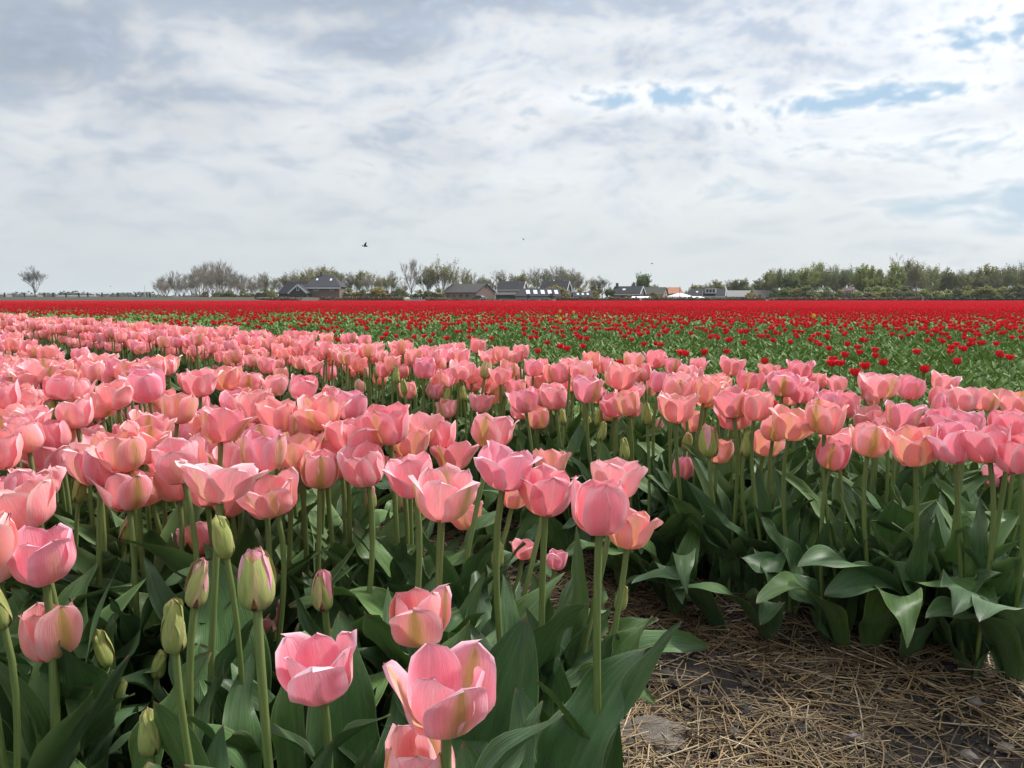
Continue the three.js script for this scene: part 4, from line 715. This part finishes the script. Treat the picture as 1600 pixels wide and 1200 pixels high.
tree(941, 432, 226, openT, .95, null, 'gnarled leafless tree standing alone between the sheds and the houses'); tree(952, 450, 224, leafyT[2], .9, 'mid', 'small round green tree beside the gnarled leafless one'); tree(930, 447, 262, leafyT[0], .9, 'olive', 'olive green tree left of the gnarled leafless one');
tree(1003, 430, 268, leafyT[1], .72, 'mid', 'round green tree rising behind the dark roof of the gabled house'); tree(1022, 446, 272, leafyT[3], .9, 'dull', 'small dull tree behind the second roof');
[[1075, 450, 'dull'], [1088, 446, 'olive'], [1104, 441, 'dull'], [1118, 439, 'olive'], [1142, 439, 'olive'], [1156, 438, 'dull'], [1172, 443, 'spring'], [1186, 437, 'dull'], [1198, 433, 'dull']].forEach(([px, top, c], i) => tree(px, top, 266 + (i * 17) % 20, i % 2 ? leafyT[i % 4] : budT[i % 4], .85, c, ['low budding tree behind the white tents', 'olive tree behind the left end of the dormer house', 'budding tree over the dormer house roof', 'tree over the right half of the dormer house', 'rounded olive tree over the long pale roof', 'dull green tree behind the long pale roof', 'bright low tree over the long pale roof', 'dark tree at the end of the pale roofs', 'tree where the wood begins'][i]));
// the wood on the right
{
  const R = rngOf(1500), tops = [[1210, 431], [1222, 429], [1234, 433], [1246, 428], [1258, 432], [1272, 420], [1284, 430], [1296, 427], [1308, 425], [1322, 431], [1334, 423], [1346, 424], [1358, 430], [1370, 428], [1384, 432], [1396, 424], [1409, 405], [1420, 418], [1432, 418], [1444, 424], [1456, 430], [1468, 434], [1480, 431], [1492, 434], [1504, 429], [1516, 433], [1528, 429], [1540, 426], [1552, 431], [1564, 427], [1576, 425], [1588, 424], [1600, 421], [1612, 424], [1630, 422]];
  const tint_ = ['olive', 'dull', 'spring', 'olive', 'spring', 'mid'], word = { olive: 'olive', dull: 'dull green', spring: 'light green', brown: 'brownish', mid: 'mid green' };
  tops.forEach(([px, top], i) => { const c = tint_[floor(R() * 6)], sh = i === 16 ? bareT[1] : R() < 0.85 ? budT[i % 4] : leafyT[i % 4]; tree(px, top - 5 - R() * 5, 226 + R() * 26, sh, i === 16 ? .7 : .5 + R() * .25, c, i === 16 ? 'tallest tree of the wood, bare topped and fan shaped' : i === 0 ? `${word[c]} tree at the left end of the wood` : `${word[c]} tree, number ${['zero', 'two', 'three', 'four', 'five', 'six', 'seven', 'eight', 'nine', 'ten', 'eleven', 'twelve', 'thirteen', 'fourteen', 'fifteen', 'sixteen', 'seventeen'][i] ?? 'last'} along the wood, ${i < 16 ? (16 - i < 3 ? 'just left of' : 'left of') : 'right of'} its tallest tree`.replace('number last', `${['first', 'second', 'third', 'fourth', 'fifth', 'sixth', 'seventh', 'eighth', 'ninth', 'tenth', 'eleventh', 'twelfth', 'thirteenth', 'fourteenth', 'fifteenth', 'sixteenth', 'seventeenth', 'eighteenth'][i - 17]}`).replace('number ', 'number ')); });
  for (let i = 0; i < 26; i++) { const px = 1204 + i * 16.4 + R() * 8, top = 424 + R() * 9; tree(px, top, 262 + R() * 18, i % 3 ? budT[i % 4] : leafyT[i % 4], 0.6 + R() * 0.25, ['olive', 'dull', 'mid'][i % 3], `${['olive', 'dull', 'mid green'][i % 3]} tree set back behind the front of the wood, ${['first', 'second', 'third', 'fourth', 'fifth', 'sixth', 'seventh', 'eighth', 'ninth', 'tenth', 'eleventh', 'twelfth', 'thirteenth'][i % 13]} ${i < 13 ? 'in its left half' : 'in its right half'}`).userData.group = 'deeper trees of the wood'; }
  for (let i = 0; i < 34; i++) { const px = 1206 + i * 12.2 + R() * 8, top = 447 + R() * 9, c = ['olive', 'dull', 'mid', 'spring', 'dull', 'spring'][floor(R() * 6)]; tree(px, top, 206 + R() * 18, bushT[i % 2], 0.95 + R() * 0.4, c, `low ${{ olive: 'olive', dull: 'dull green', mid: 'mid green', spring: 'light green' }[c]} bush at the foot of the wood, ${['first', 'second', 'third', 'fourth', 'fifth', 'sixth', 'seventh', 'eighth', 'ninth', 'tenth', 'eleventh', 'twelfth', 'thirteenth', 'fourteenth', 'fifteenth', 'sixteenth', 'seventeenth'][i % 17]} in its ${i < 17 ? 'left' : 'right'} half`, 'bush').userData.group = 'bushes at the foot of the wood'; }
  tree(1322, 446, 172, budT[2], .95, 'blossom', 'small tree in pale pink blossom in front of the wood');
}
[[408, 452, 'dull'], [424, 455, 'olive'], [545, 452, 'olive'], [560, 456, 'gold'], [575, 453, 'dull'], [592, 450, 'gold'], [606, 455, 'brown'], [622, 452, 'dull'], [650, 454, 'olive'], [668, 455, 'dull'], [682, 452, 'olive'], [868, 448, 'gold'], [880, 452, 'olive'], [832, 450, 'gold'], [912, 452, 'gold'], [926, 455, 'olive'], [984, 461, 'olive'], [1020, 457, 'olive'], [1046, 459, 'dull'], [1172, 458, 'gold'], [1188, 460, 'olive'], [360, 455, 'dull'], [385, 454, 'dull'], [340, 457, 'dull'], [318, 457, 'brown']].forEach(([px, top, c], i) => { tree(px, top, i > 10 && i < 16 ? 238 : 208, bushT[i % 2], 1.3, c, 'rounded bush between the farm buildings', 'bush').userData.label = `${{ dull: 'dull green', olive: 'olive', gold: 'yellowish', brown: 'brownish' }[c]} bush ${['left of the farmhouse annex', 'against the farmhouse annex', 'right beside the farmhouse', 'behind the hedge right of the farmhouse', 'midway between farmhouse and tall pair of trees', 'behind the hedge towards the tall pair', 'just before the tall pair of trees', 'left of the taller of the tall pair', 'under the fan-shaped tall tree', 'between the tall pair of trees', 'at the left wall of the brick barn', 'hiding the front of the steep gabled house', 'beside the steep white-edged gable', 'behind the five skylights', 'over the small three-skylight shed', 'left of the gnarled leafless tree', 'before the chimney house', 'before the sandy gable', 'before the orange roof', 'between the two pale roofs', 'before the brownish grey roof', 'at the right foot of the bare grove', 'between the bare grove and the annex', 'under the highest bare trees', 'under the rising side of the grove'][i]}`; });

// hedges and the fence at the far edge
const hedge = (x0, x1, d, top, mat, label, dens = 1) => {
  const R = rngOf(floor(x0 * 7 + top)), X0 = xAt(x0, d), X1 = xAt(x1, d), h = heightAt(top, d), n = floor((X1 - X0) * 26 * dens), s = [];
  for (let i = 0; i < n; i++) { const x = lerp(X0, X1, R()); s.push(new THREE.Vector3(x, h * (0.04 + 0.96 * sqrt(R())) * (0.86 + 0.16 * n2(x * 0.25, d)), -d + (R() - 0.5) * 1.3)); }
  const t = thing('hedge', 0, 0, 0), core = new THREE.BoxGeometry(X1 - X0 - 0.3, h * 0.7, 0.8).translate((X0 + X1) / 2, h * 0.35, -d);
  part('core', core, mat, t); part('foliage', leafCloud(s, 0.42, R), mat, t); tag(t, label, 'hedge');
};
hedge(398, 470, 128, 464.5, GREENS.brown, 'low reddish brown hedge before the farmhouse annex'); hedge(500, 632, 130, 463.5, GREENS.brown, 'low dark hedge right of the farmhouse'); hedge(664, 700, 127, 464.6, GREENS.brown, 'short reddish hedge left of the brick barn'); hedge(868, 1000, 128, 463.6, GREENS.brown, 'brown hedge before the gabled house and the leafless tree');
hedge(1004, 1196, 128, 464.2, GREENS.brown, 'long reddish brown hedge before the white tents and low houses'); hedge(1200, 1440, 129, 464.3, GREENS.brown, 'dark reddish hedge along the front of the wood'); hedge(1444, 1640, 129, 464.6, GREENS.dark, 'dark low hedge at the right end of the wood'); hedge(700, 864, 129, 467, GREENS.brown, 'very low brown hedge in front of the barn and sheds');
{
  const wood = new THREE.MeshStandardMaterial({ color: lin(0.06, 0.055, 0.05), roughness: 0.9 }), pale = new THREE.MeshStandardMaterial({ color: lin(0.55, 0.55, 0.52), roughness: 0.7 });
  const f = thing('field_fence', 0, 0, 0), d = 140; tag(f, 'thin wire fence on dark posts along the bank at the left', 'fence');
  for (const px of [-20, 8, 39, 70, 84, 104, 124, 138, 160, 185, 213, 235]) part('post', new THREE.CylinderGeometry(0.13, 0.15, 1.5, 6).translate(xAt(px, d), 0.75 + 0.25, -d), wood, f);
  for (const y of [0.8, 1.15, 1.5]) part('wire', new THREE.CylinderGeometry(0.012, 0.012, xAt(240, d) - xAt(-30, d), 4).rotateZ(PI / 2).translate((xAt(240, d) + xAt(-30, d)) / 2, y + 0.2, -d), wood, f);
  const post = (px, top, dd, r, mat, label, cat, name) => { const h = heightAt(top, dd), m = part(name, new THREE.CylinderGeometry(r * 0.7, r, h, 8).translate(0, h / 2, 0), mat, scene); m.position.set(xAt(px, dd), 0, -dd); tag(m, label, cat); };
  post(227, 446, 320, 0.14, pale, 'thin pale mast standing in the flat land left of the bare grove', 'mast', 'mast'); post(1062, 448, 190, 0.11, wood, 'dark pole in front of the white tents', 'pole', 'utility_pole'); post(631, 463, 150, 0.15, pale, 'short white post left of the row of cabinets', 'post', 'marker_post'); post(1097, 455, 190, 0.05, pale, 'thin pale pole right of the white tents', 'pole', 'utility_pole'); post(327, 464.5, 132, 0.1, pale, 'pale wooden marker post in front of the bare grove', 'post', 'marker_post');
}
// houses
const M = (r, g, b, rough = 0.85) => new THREE.MeshStandardMaterial({ color: lin(r, g, b), roughness: rough });
const brickTex = dataTex(256, 256, (u, v) => { const row = floor(v * 16), bx = (u * 8 + (row % 2) * 0.5) % 1, by = (v * 16) % 1, q = n2(floor(u * 8 + (row % 2) * 0.5) * 3.1, row * 1.7), m = bx < 0.05 || by < 0.12; return m ? [0.2, 0.18, 0.16] : mix3([0.13, 0.085, 0.07], [0.22, 0.13, 0.10], 0.5 + 0.5 * q); });
const mats = { brownBrick: M(0.15, 0.105, 0.09), redBrick: M(0.21, 0.115, 0.09), black: M(0.028, 0.028, 0.032, 0.6), slate: M(0.032, 0.033, 0.04, 0.9), slateDark: M(0.018, 0.019, 0.025, 0.9), greyRoof: M(0.062, 0.058, 0.055, 0.95), orangeTile: M(0.32, 0.13, 0.07), white: M(0.55, 0.55, 0.54, 0.7), glass: new THREE.MeshStandardMaterial({ color: lin(0.03, 0.035, 0.04), roughness: 0.08 }), skylight: M(0.6, 0.63, 0.66, 0.3), greenWood: M(0.03, 0.055, 0.05), greyMetal: M(0.24, 0.25, 0.28, 0.5), sand: M(0.36, 0.28, 0.2), paleRoof: M(0.2, 0.2, 0.195, 0.95), dusk: M(0.07, 0.065, 0.065) };
for (const m of [mats.brownBrick, mats.redBrick]) { m.map = brickTex.clone(); m.map.repeat.set(0.5, 0.5); m.map.needsUpdate = true; m.color.setRGB(1, 1, 1).multiplyScalar(m === mats.redBrick ? 1.25 : 0.95); }
// a house with its ridge along x and its front towards +z; w length, dep depth, eave, ridge heights, hip: how far the ridge ends draw in
function house(name, label, { x, d, turn = 0, w, dep, eave, ridge, hip = [0, 0], wall, roof, trim, over = 0.35, wins = [], lights = [], chimney, cat = 'house' }) {
  const t = thing(name, x, 0, -d, turn); tag(t, label, cat);
  const hw = w / 2, hd = dep / 2, H = ridge;
  const body = []; { // walls with gables
    const P = [[-hw, 0, hd], [hw, 0, hd], [hw, eave, hd], [-hw, eave, hd], [-hw, 0, -hd], [hw, 0, -hd], [hw, eave, -hd], [-hw, eave, -hd], [-hw, hip[0] ? eave : H - 0.08, 0], [hw, hip[1] ? eave : H - 0.08, 0]];
    const F = [[0, 1, 2], [0, 2, 3], [5, 4, 7], [5, 7, 6], [1, 5, 6], [1, 6, 2], [4, 0, 3], [4, 3, 7], [3, 8, 7], [2, 6, 9]];
    const g = new THREE.BufferGeometry(), p = [], uv = []; for (const f of F) for (const i of f) { p.push(...P[i]); uv.push(P[i][0] + P[i][2], P[i][1]); }
    g.setAttribute('position', new THREE.Float32BufferAttribute(p, 3)); g.setAttribute('uv', new THREE.Float32BufferAttribute(uv, 2)); g.computeVertexNormals(); part('wall', g, wall, t);
  }
  const sl = (H - eave) / hd, oy = over * sl, th = 0.16, ends = [hip[0] ? over : over * 0.8, hip[1] ? over : over * 0.8];
  const rg = new THREE.BufferGeometry(); {
    const A = [-hw - ends[0], eave - oy, hd + over], B = [hw + ends[1], eave - oy, hd + over], C = [hw + (hip[1] ? -hip[1] : ends[1]), H, 0], D = [-hw - (hip[0] ? -hip[0] : ends[0]), H, 0], E = [-hw - ends[0], eave - oy, -hd - over], G = [hw + ends[1], eave - oy, -hd - over];
    const up = (q) => [q[0], q[1] + th, q[2]], quad = (a, b, c, e) => [a, b, c, a, c, e], tri = [];
    tri.push(...quad(up(A), up(B), up(C), up(D)), ...quad(up(G), up(E), up(D), up(C)), ...quad(A, D, C, B), ...quad(G, C, D, E), ...quad(A, B, up(B), up(A)), ...quad(G, E, up(E), up(G)));
    if (hip[0]) tri.push(up(E), up(A), up(D)); else tri.push(...quad(A, up(A), up(D), D), ...quad(D, up(D), up(E), E));
    if (hip[1]) tri.push(up(B), up(G), up(C)); else tri.push(...quad(B, C, up(C), up(B)), ...quad(C, G, up(G), up(C)));
    rg.setAttribute('position', new THREE.Float32BufferAttribute(tri.flat(), 3)); rg.computeVertexNormals();
  }
  const rf = part('roof', rg, roof, t);
  if (trim) {
    const L = hypot(hd + over, H - eave + oy), an = atan2(H - eave + oy, hd + over);
    for (const sx of trim) for (const sz of [-1, 1]) { const b = new THREE.BoxGeometry(0.12, 0.42, L); b.rotateX(sz * an); b.translate(sx * (hw + ends[0] + 0.07), (H + eave - oy) / 2 + 0.02, sz * (hd + over) / 2); part('bargeboard', b, mats.white, t); }
    part('gutter', new THREE.BoxGeometry(w + 0.6, 0.28, 0.14).translate(0, eave - oy - 0.05, hd + over + 0.08), mats.white, t);
  }
  for (const [face, u, v, ww, wh, mat = 'white'] of wins) {   // face: f front, r right gable, l left gable; u along it, v sill height
    const win = new THREE.Group(); win.name = 'window'; t.add(win);
    win.position.set(face === 'f' ? u : face === 'r' ? hw + 0.03 : -hw - 0.03, v + wh / 2, face === 'f' ? hd + 0.03 : u); win.rotation.y = face === 'f' ? 0 : face === 'r' ? PI / 2 : -PI / 2;
    const fr = []; for (const s of [-1, 1]) { fr.push(new THREE.BoxGeometry(0.14, wh, 0.1).translate(s * (ww / 2 - 0.07), 0, 0.03)); fr.push(new THREE.BoxGeometry(ww - 0.28, 0.14, 0.1).translate(0, s * (wh / 2 - 0.07), 0.03)); }
    if (ww > 1) fr.push(new THREE.BoxGeometry(0.1, wh - 0.28, 0.08).translate(0, 0, 0.03));
    part('frame', mergeGeometries(fr), mats[mat], win); part('pane', new THREE.BoxGeometry(ww - 0.2, wh - 0.2, 0.04), mats.glass, win);
  }
  for (const [u, tt, ww, len] of lights) { const yy = lerp(eave - oy, H, tt), zz = lerp(hd + over, 0, tt), b = new THREE.BoxGeometry(ww, 0.1, len).rotateX(atan2(H - eave + oy, hd + over)).translate(u, yy + th + 0.06, zz); part('skylight', b, mats.skylight, rf); }
  if (chimney !== undefined) part('chimney', new THREE.BoxGeometry(0.7, 1.5, 0.7).translate(chimney, H + 0.4, 0.1), mats.dusk, rf);
  return t;
}
{
  const d = 230, X = (px, dd = d) => xAt(px, dd), Y = (py, dd = d) => heightAt(py, dd);
  // black farmhouse: main house and the annex with its white-edged gable
  const main = house('farmhouse', 'black-roofed brick farmhouse with two skylights and a white-edged annex gable', { x: X(501), d: d + 6, w: 10.6, dep: 9, eave: Y(447), ridge: Y(430), hip: [3.2, 2.6], wall: mats.brownBrick, roof: mats.slate, over: 0.5, wins: [['f', -1.7, 2.9, 1.5, 1.3], ['f', 3.0, 2.9, .9, 1.3]], lights: [[-1.9, .62, .55, 1], [2.3, .6, .55, 1.1]], chimney: -1 });
  part('gutter', new THREE.BoxGeometry(11.6, 0.4, 0.2).translate(0, Y(447) - 0.55, 5.1), mats.white, main);
  { const an = house('annex_scratch', '', { x: 0, d: 0, turn: 0, w: 7.6, dep: 5.6, eave: Y(457), ridge: Y(440.5), wall: mats.black, roof: mats.slateDark, over: 0.45, hip: [2, 0], wins: [] });
    scene.remove(an); an.name = 'annex'; an.userData = {}; an.position.set(X(456) - X(501), 0, 3.2); main.add(an);
    const gb = house('gable_scratch', '', { x: 0, d: 0, w: 6, dep: 4.9, eave: Y(457), ridge: Y(445.5), wall: mats.black, roof: mats.slateDark, trim: [1], over: 0.35, wins: [['r', 0, 2.9, .8, 1.2]] });
    scene.remove(gb); gb.name = 'front_gable'; gb.userData = {}; gb.rotation.y = -PI / 2; gb.position.set(X(471) - X(501), 0, 6.6); main.add(gb);
    const flat = (o) => { for (const c of [...o.children]) if (c.isGroup) { for (const m of [...c.children]) { m.position.applyQuaternion(c.quaternion).add(c.position); m.quaternion.premultiply(c.quaternion); m.name = 'window_' + m.name; o.add(m); } o.remove(c); } }; flat(an); flat(gb);
  }
  part('fence_panel', new THREE.BoxGeometry(11, 1.0, 0.08).translate(1, 0.5, 10), mats.dusk, main);
  house('brick_barn', 'brown brick barn with a grey roof and a row of small dark windows', { x: X(733), d, turn: -0.62, w: 12.6, dep: 9.2, eave: Y(457), ridge: Y(444), wall: mats.redBrick, roof: mats.greyRoof, over: 0.3, wins: [['f', -4.2, 1.1, .9, .7, 'dusk'], ['f', -1.8, 1.1, .9, .7, 'dusk'], ['f', .6, 1.1, .9, .7, 'dusk'], ['f', 3, 1.1, .9, .7, 'dusk'], ['r', 0, 3.7, .7, .7, 'dusk']], cat: 'barn' });
  house('gabled_house', 'dark-roofed house with white windows and a white-edged gable behind the sheds', { x: X(801, 262), d: 262, turn: -0.25, w: 8.6, dep: 7, eave: Y(452, 262), ridge: Y(440, 262), wall: mats.sand, roof: mats.slateDark, trim: [1], wins: [['f', -2.1, 1.2, 1.7, 1.6], ['f', .8, 1.2, 1.7, 1.6]] });
  house('garden_shed', 'low dark green shed with a flat grey roof left of the skylit shed', { x: X(797), d: 226, turn: 0, w: 8.4, dep: 4, eave: Y(461, 226), ridge: Y(458, 226), wall: mats.greenWood, roof: mats.greyRoof, over: 0.3, cat: 'shed' });
  house('skylit_shed', 'long dark shed with five white skylights in its roof and grey metal walls', { x: X(838), d: 222, turn: 0.1, w: 12.4, dep: 7, eave: Y(462.5, 222), ridge: Y(451.5, 222), hip: [1.6, 0], wall: mats.greyMetal, roof: mats.slateDark, over: 0.35, lights: [[-2.9, .5, 1.1, 2.2], [-.8, .5, 1.1, 2.2], [1.3, .5, 1.1, 2.2], [3.3, .5, 1.1, 2.2], [5.2, .5, 1.0, 2.2]], wins: [['f', -3, .6, .8, 1.2, 'dusk'], ['f', 3.6, .5, 1, 1.6, 'dusk']], cat: 'shed' });
  house('gabled_house', 'long dark-roofed house with a steep white-edged gable beside yellowish bushes', { x: X(868, 266), d: 266, turn: -0.3, w: 9.2, dep: 6.6, eave: Y(453, 266), ridge: Y(440, 266), wall: mats.dusk, roof: mats.slateDark, trim: [1], wins: [['r', 0, 2.2, 1.3, 1.3], ['f', 1.5, 1, 1.4, 1.2]] });
  house('garden_shed', 'small dark shed with three white skylights right of the gabled house', { x: X(906), d: 222, turn: 0, w: 5.2, dep: 5, eave: Y(463.5, 222), ridge: Y(457, 222), wall: mats.dusk, roof: mats.slateDark, over: 0.3, lights: [[-1.4, .5, .6, 1.2], [0, .5, .6, 1.2], [1.4, .5, .6, 1.2]], cat: 'shed' });
  house('gabled_house', 'dark house with a chimney and a white-edged gable facing the field', { x: X(982, 236), d: 236, turn: -0.42, w: 8.4, dep: 6.4, eave: Y(459, 236), ridge: Y(448, 236), wall: mats.dusk, roof: mats.slateDark, trim: [1], chimney: -3.6, lights: [[-1, .55, .9, .8]], wins: [['r', -.9, 1.9, .9, 1], ['r', .7, 1.9, .9, 1]] });
  house('gabled_house', 'grey-roofed house with a sandy gable right of the chimney house', { x: X(1021, 244), d: 244, turn: -0.42, w: 7.6, dep: 7, eave: Y(460, 244), ridge: Y(449.5, 244), wall: mats.sand, roof: mats.greyRoof, over: 0.3, wins: [['r', 0, 1.7, 1, 1]] });
  house('low_house', 'small house with an orange tiled roof behind the white tents', { x: X(1049, 270), d: 270, turn: 0.3, w: 6, dep: 6, eave: Y(459, 270), ridge: Y(449.5, 270), hip: [1.8, 0], wall: mats.brownBrick, roof: mats.orangeTile, over: 0.3, wins: [['f', 0, .9, 1, 1]] });
  const dh = house('dormer_house', 'dark-roofed house with a white-framed dormer and a pale gable', { x: X(1106, 240), d: 240, turn: -0.3, w: 10, dep: 7, eave: Y(462.5, 240), ridge: Y(452, 240), wall: mats.sand, roof: mats.slateDark, trim: [1], wins: [['r', 0, 1.2, 1, 1]], lights: [[-3.2, .55, .6, .8]] });
  { const dm = part('dormer', new THREE.BoxGeometry(3.2, 1.5, 2.2).translate(0.9, Y(458.3, 240) + 0.7, 2.4), mats.white, dh); for (const u of [-1, 0, 1]) part('pane', new THREE.BoxGeometry(0.75, 0.95, 0.06).translate(0.9 + u * 0.95, Y(458.3, 240) + 0.75, 3.53), mats.glass, dm); }
  house('long_barn', 'long low building with a pale grey roof left of the wood', { x: X(1158, 252), d: 252, turn: 0, w: 11, dep: 8, eave: Y(463.5, 252), ridge: Y(454.5, 252), wall: mats.dusk, roof: mats.paleRoof, over: 0.4, cat: 'barn', wins: [['f', -3, .5, 1.2, .8], ['f', 1, .5, 1.2, .8]] });
  house('long_barn', 'low building with a brownish grey roof at the edge of the wood', { x: X(1198, 240), d: 240, turn: 0.05, w: 9, dep: 8, eave: Y(464, 240), ridge: Y(454, 240), wall: mats.sand, roof: mats.greyRoof, over: 0.4, cat: 'barn', wins: [['f', 0, .5, 1.2, .8]] });
  // white party tents
  const canvas = M(0.82, 0.83, 0.85, 0.7);
  for (const [px, w, pk, ev, dd, label, ridgeLen] of [[1062, 5.4, 457.5, 463, 195, 'white pointed tent behind the dark pole', 0], [1083, 4.6, 463, 465, 192, 'low white tent roof right of the pointed one', 3.6], [1001, 5, 463, 465.2, 190, 'low pale awning before the gabled houses', 4]]) {
    const t = thing('white_tent', xAt(px, dd), 0, -dd), e = heightAt(ev, dd), k = heightAt(pk, dd), hw = w / 2; tag(t, label, 'tent');
    const A = [-hw, e, hw], B = [hw, e, hw], C = [hw, e, -hw], D = [-hw, e, -hw], P = [-ridgeLen / 2, k, 0], Q = [ridgeLen / 2 + 0.01, k, 0], g = new THREE.BufferGeometry();
    g.setAttribute('position', new THREE.Float32BufferAttribute([A, B, Q, A, Q, P, C, D, P, C, P, Q, B, C, Q, D, A, P].flat(), 3)); g.computeVertexNormals(); part('canopy', g, canvas, t);
    part('valance', new THREE.BoxGeometry(w, 0.35, w).translate(0, e - 0.18, 0), canvas, t);
    for (const sx of [-1, 1]) for (const sz of [-1, 1]) part('leg', new THREE.CylinderGeometry(0.04, 0.04, e - 0.35, 6).translate(sx * (hw - 0.1), (e - 0.35) / 2, sz * (hw - 0.1)), mats.white, t);
  }
  // row of cabinets with white posts
  { const t = thing('field_cabinet', xAt(650, 150), 0, -150), h = heightAt(464.2, 150); tag(t, 'blue-grey metal cabinet with white corner posts left of the brick barn', 'cabinet'); part('body', new THREE.BoxGeometry(2.0, h - 0.1, 1).translate(0, h / 2, 0), M(0.10, 0.13, 0.17, 0.5), t); for (const x of [-0.7, -0.2, 0.3]) part('door', new THREE.BoxGeometry(0.42, h - 0.3, 0.05).translate(x, h / 2, 0.53), M(0.2, 0.25, 0.3, 0.5), t); for (const x of [0.7, 1.15]) part('post', new THREE.BoxGeometry(0.16, h + 0.05, 0.16).translate(x, h / 2, 0.56), mats.white, t); }
  // a car behind the bank and a dark one by the barn
  const car = (px, dd, turn, paint, label, lift) => {
    const t = thing('parked_car', xAt(px, dd), lift, -dd, turn); tag(t, label, 'car');
    const sh = new THREE.Shape([[-1.95, 0.35], [1.9, 0.35], [1.98, 0.62], [1.85, 0.84], [1.0, 0.95], [0.45, 1.40], [-0.95, 1.44], [-1.55, 1.0], [-1.95, 0.92]].map(([a, b]) => new THREE.Vector2(a, b)));
    part('body', new THREE.ExtrudeGeometry(sh, { depth: 1.5, bevelEnabled: true, bevelSize: 0.08, bevelThickness: 0.1, bevelSegments: 2 }).translate(0, 0, -0.75), paint, t);
    for (const z of [-0.87, 0.87]) part('side_window', new THREE.ExtrudeGeometry(new THREE.Shape([[-1.3, 1.0], [0.75, 0.99], [0.36, 1.33], [-0.9, 1.36]].map(([a, b]) => new THREE.Vector2(a, b))), { depth: 0.02, bevelEnabled: false }).translate(0, 0, z - 0.01), mats.glass, t);
    for (const x of [-1.25, 1.25]) for (const z of [-0.78, 0.78]) { const w = part('wheel', new THREE.CylinderGeometry(0.33, 0.33, 0.2, 16).rotateX(PI / 2).translate(x, 0.33, z), mats.black, t); part('rim', new THREE.CylinderGeometry(0.2, 0.2, 0.22, 12).rotateX(PI / 2).translate(x, 0.33, z), mats.greyMetal, w); }
    for (const z of [-0.55, 0.55]) part('headlight', new THREE.BoxGeometry(0.08, 0.14, 0.3).translate(1.98, 0.7, z), mats.skylight, t);
  };
  car(285, 143, 0.5, new THREE.MeshPhysicalMaterial({ color: lin(0.16, 0.07, 0.28), roughness: 0.35, clearcoat: 1 }), 'small purple car behind the field edge in front of the bare grove', -0.55);
  car(751, 206, -0.4, new THREE.MeshPhysicalMaterial({ color: lin(0.03, 0.03, 0.035), roughness: 0.3, clearcoat: 1 }), 'dark car parked at the gable end of the brick barn', 0);
  // far flat land: a strip of distant trees and two pale sheds
  const R = rngOf(2020), s = []; for (let i = 0; i < 7000; i++) { const px = lerp(-160, 460, R()), hgt = (3.5 + 4 * n2(px * 0.035, 3) + 3 * n2(px * 0.15, 9)) * (px > 250 ? 0.8 : 1); if (hgt < 0.5) continue; s.push(new THREE.Vector3(xAt(px, 820), R() * hgt * 0.9, -820 + R() * 30)); }
  const tl = part('distant_treeline', leafCloud(s, 2.6, R), leafGreen(0.07, 0.085, 0.065), scene); kindOf(tl, 'stuff', 'far-off line of trees on the flat horizon');
  for (const [px, w, top, dd, label] of [[52, 14, 460.5, 700, 'pale distant shed under the lone bare tree'], [4, 12, 459.5, 720, 'white distant building at the left end of the horizon'], [122, 34, 462, 690, 'long low greenhouse far off on the horizon']]) house('distant_building', label, { x: xAt(px, dd), d: dd, w, dep: 10, eave: heightAt(top + 1.2, dd), ridge: heightAt(top, dd), wall: mats.paleRoof, roof: mats.paleRoof, over: 0.3, cat: 'building' });
  // birds
  const birdMat = M(0.025, 0.025, 0.028, 0.9);
  const bird = (px, py, dd, span, up, turn, label) => {
    const p = at(px, py, dd), t = thing('bird', p.x, p.y, p.z, turn); tag(t, label, 'bird', 'birds in the sky');
    const bd = new THREE.SphereGeometry(1, 14, 10), q = bd.attributes.position; for (let i = 0; i < q.count; i++) { const z = q.getZ(i), k = z > 0 ? 1 - 0.55 * z * z : 1 - 0.4 * z * z; q.setXYZ(i, q.getX(i) * 0.11 * k * span, q.getY(i) * 0.10 * k * span, z * 0.36 * span); } bd.computeVertexNormals(); part('body', bd, birdMat, t);
    part('head', new THREE.SphereGeometry(0.075 * span, 10, 8).translate(0, 0.03 * span, -0.37 * span), birdMat, t); part('beak', new THREE.ConeGeometry(0.02 * span, 0.1 * span, 6).rotateX(-PI / 2).translate(0, 0.03 * span, -0.48 * span), birdMat, t);
    part('tail', grid(2, 2, (u, v) => [(u - 0.5) * 0.16 * span * (0.5 + v), 0.01, (0.3 + v * 0.22) * span]), birdMat, t);
    for (const s of [-1, 1]) part('wing', grid(3, 8, (u, v) => { const c = 0.26 * (1 - 0.75 * v * v) * span; return [s * (0.07 + v * 0.5 * cos(up * (1 - 0.3 * v))) * span, (0.03 + v * 0.55 * sin(up * (1 - 0.25 * v))) * span, (u - 0.5) * c + 0.14 * v * v * span - 0.05 * span]; }), birdMat, t);
  };
  bird(571, 384.5, 42, 0.42, 1.25, 1.9, 'largest dark bird flying with one wing raised, above the trees right of the farmhouse'); bird(818, 374, 50, 0.34, 1.0, 0.2, 'small bird with wings raised in a V, high over the sheds'); bird(1019, 412, 75, 0.3, 0.5, 1.2, 'tiny speck of a bird over the houses with the green tree'); bird(173, 447.5, 90, 0.28, 0.6, 1, 'tiny bird low over the flat land left of the bare grove');
}

scene.fog = new THREE.FogExp2(0xdde3e6, 0.00014);
renderer.render(scene, camera);
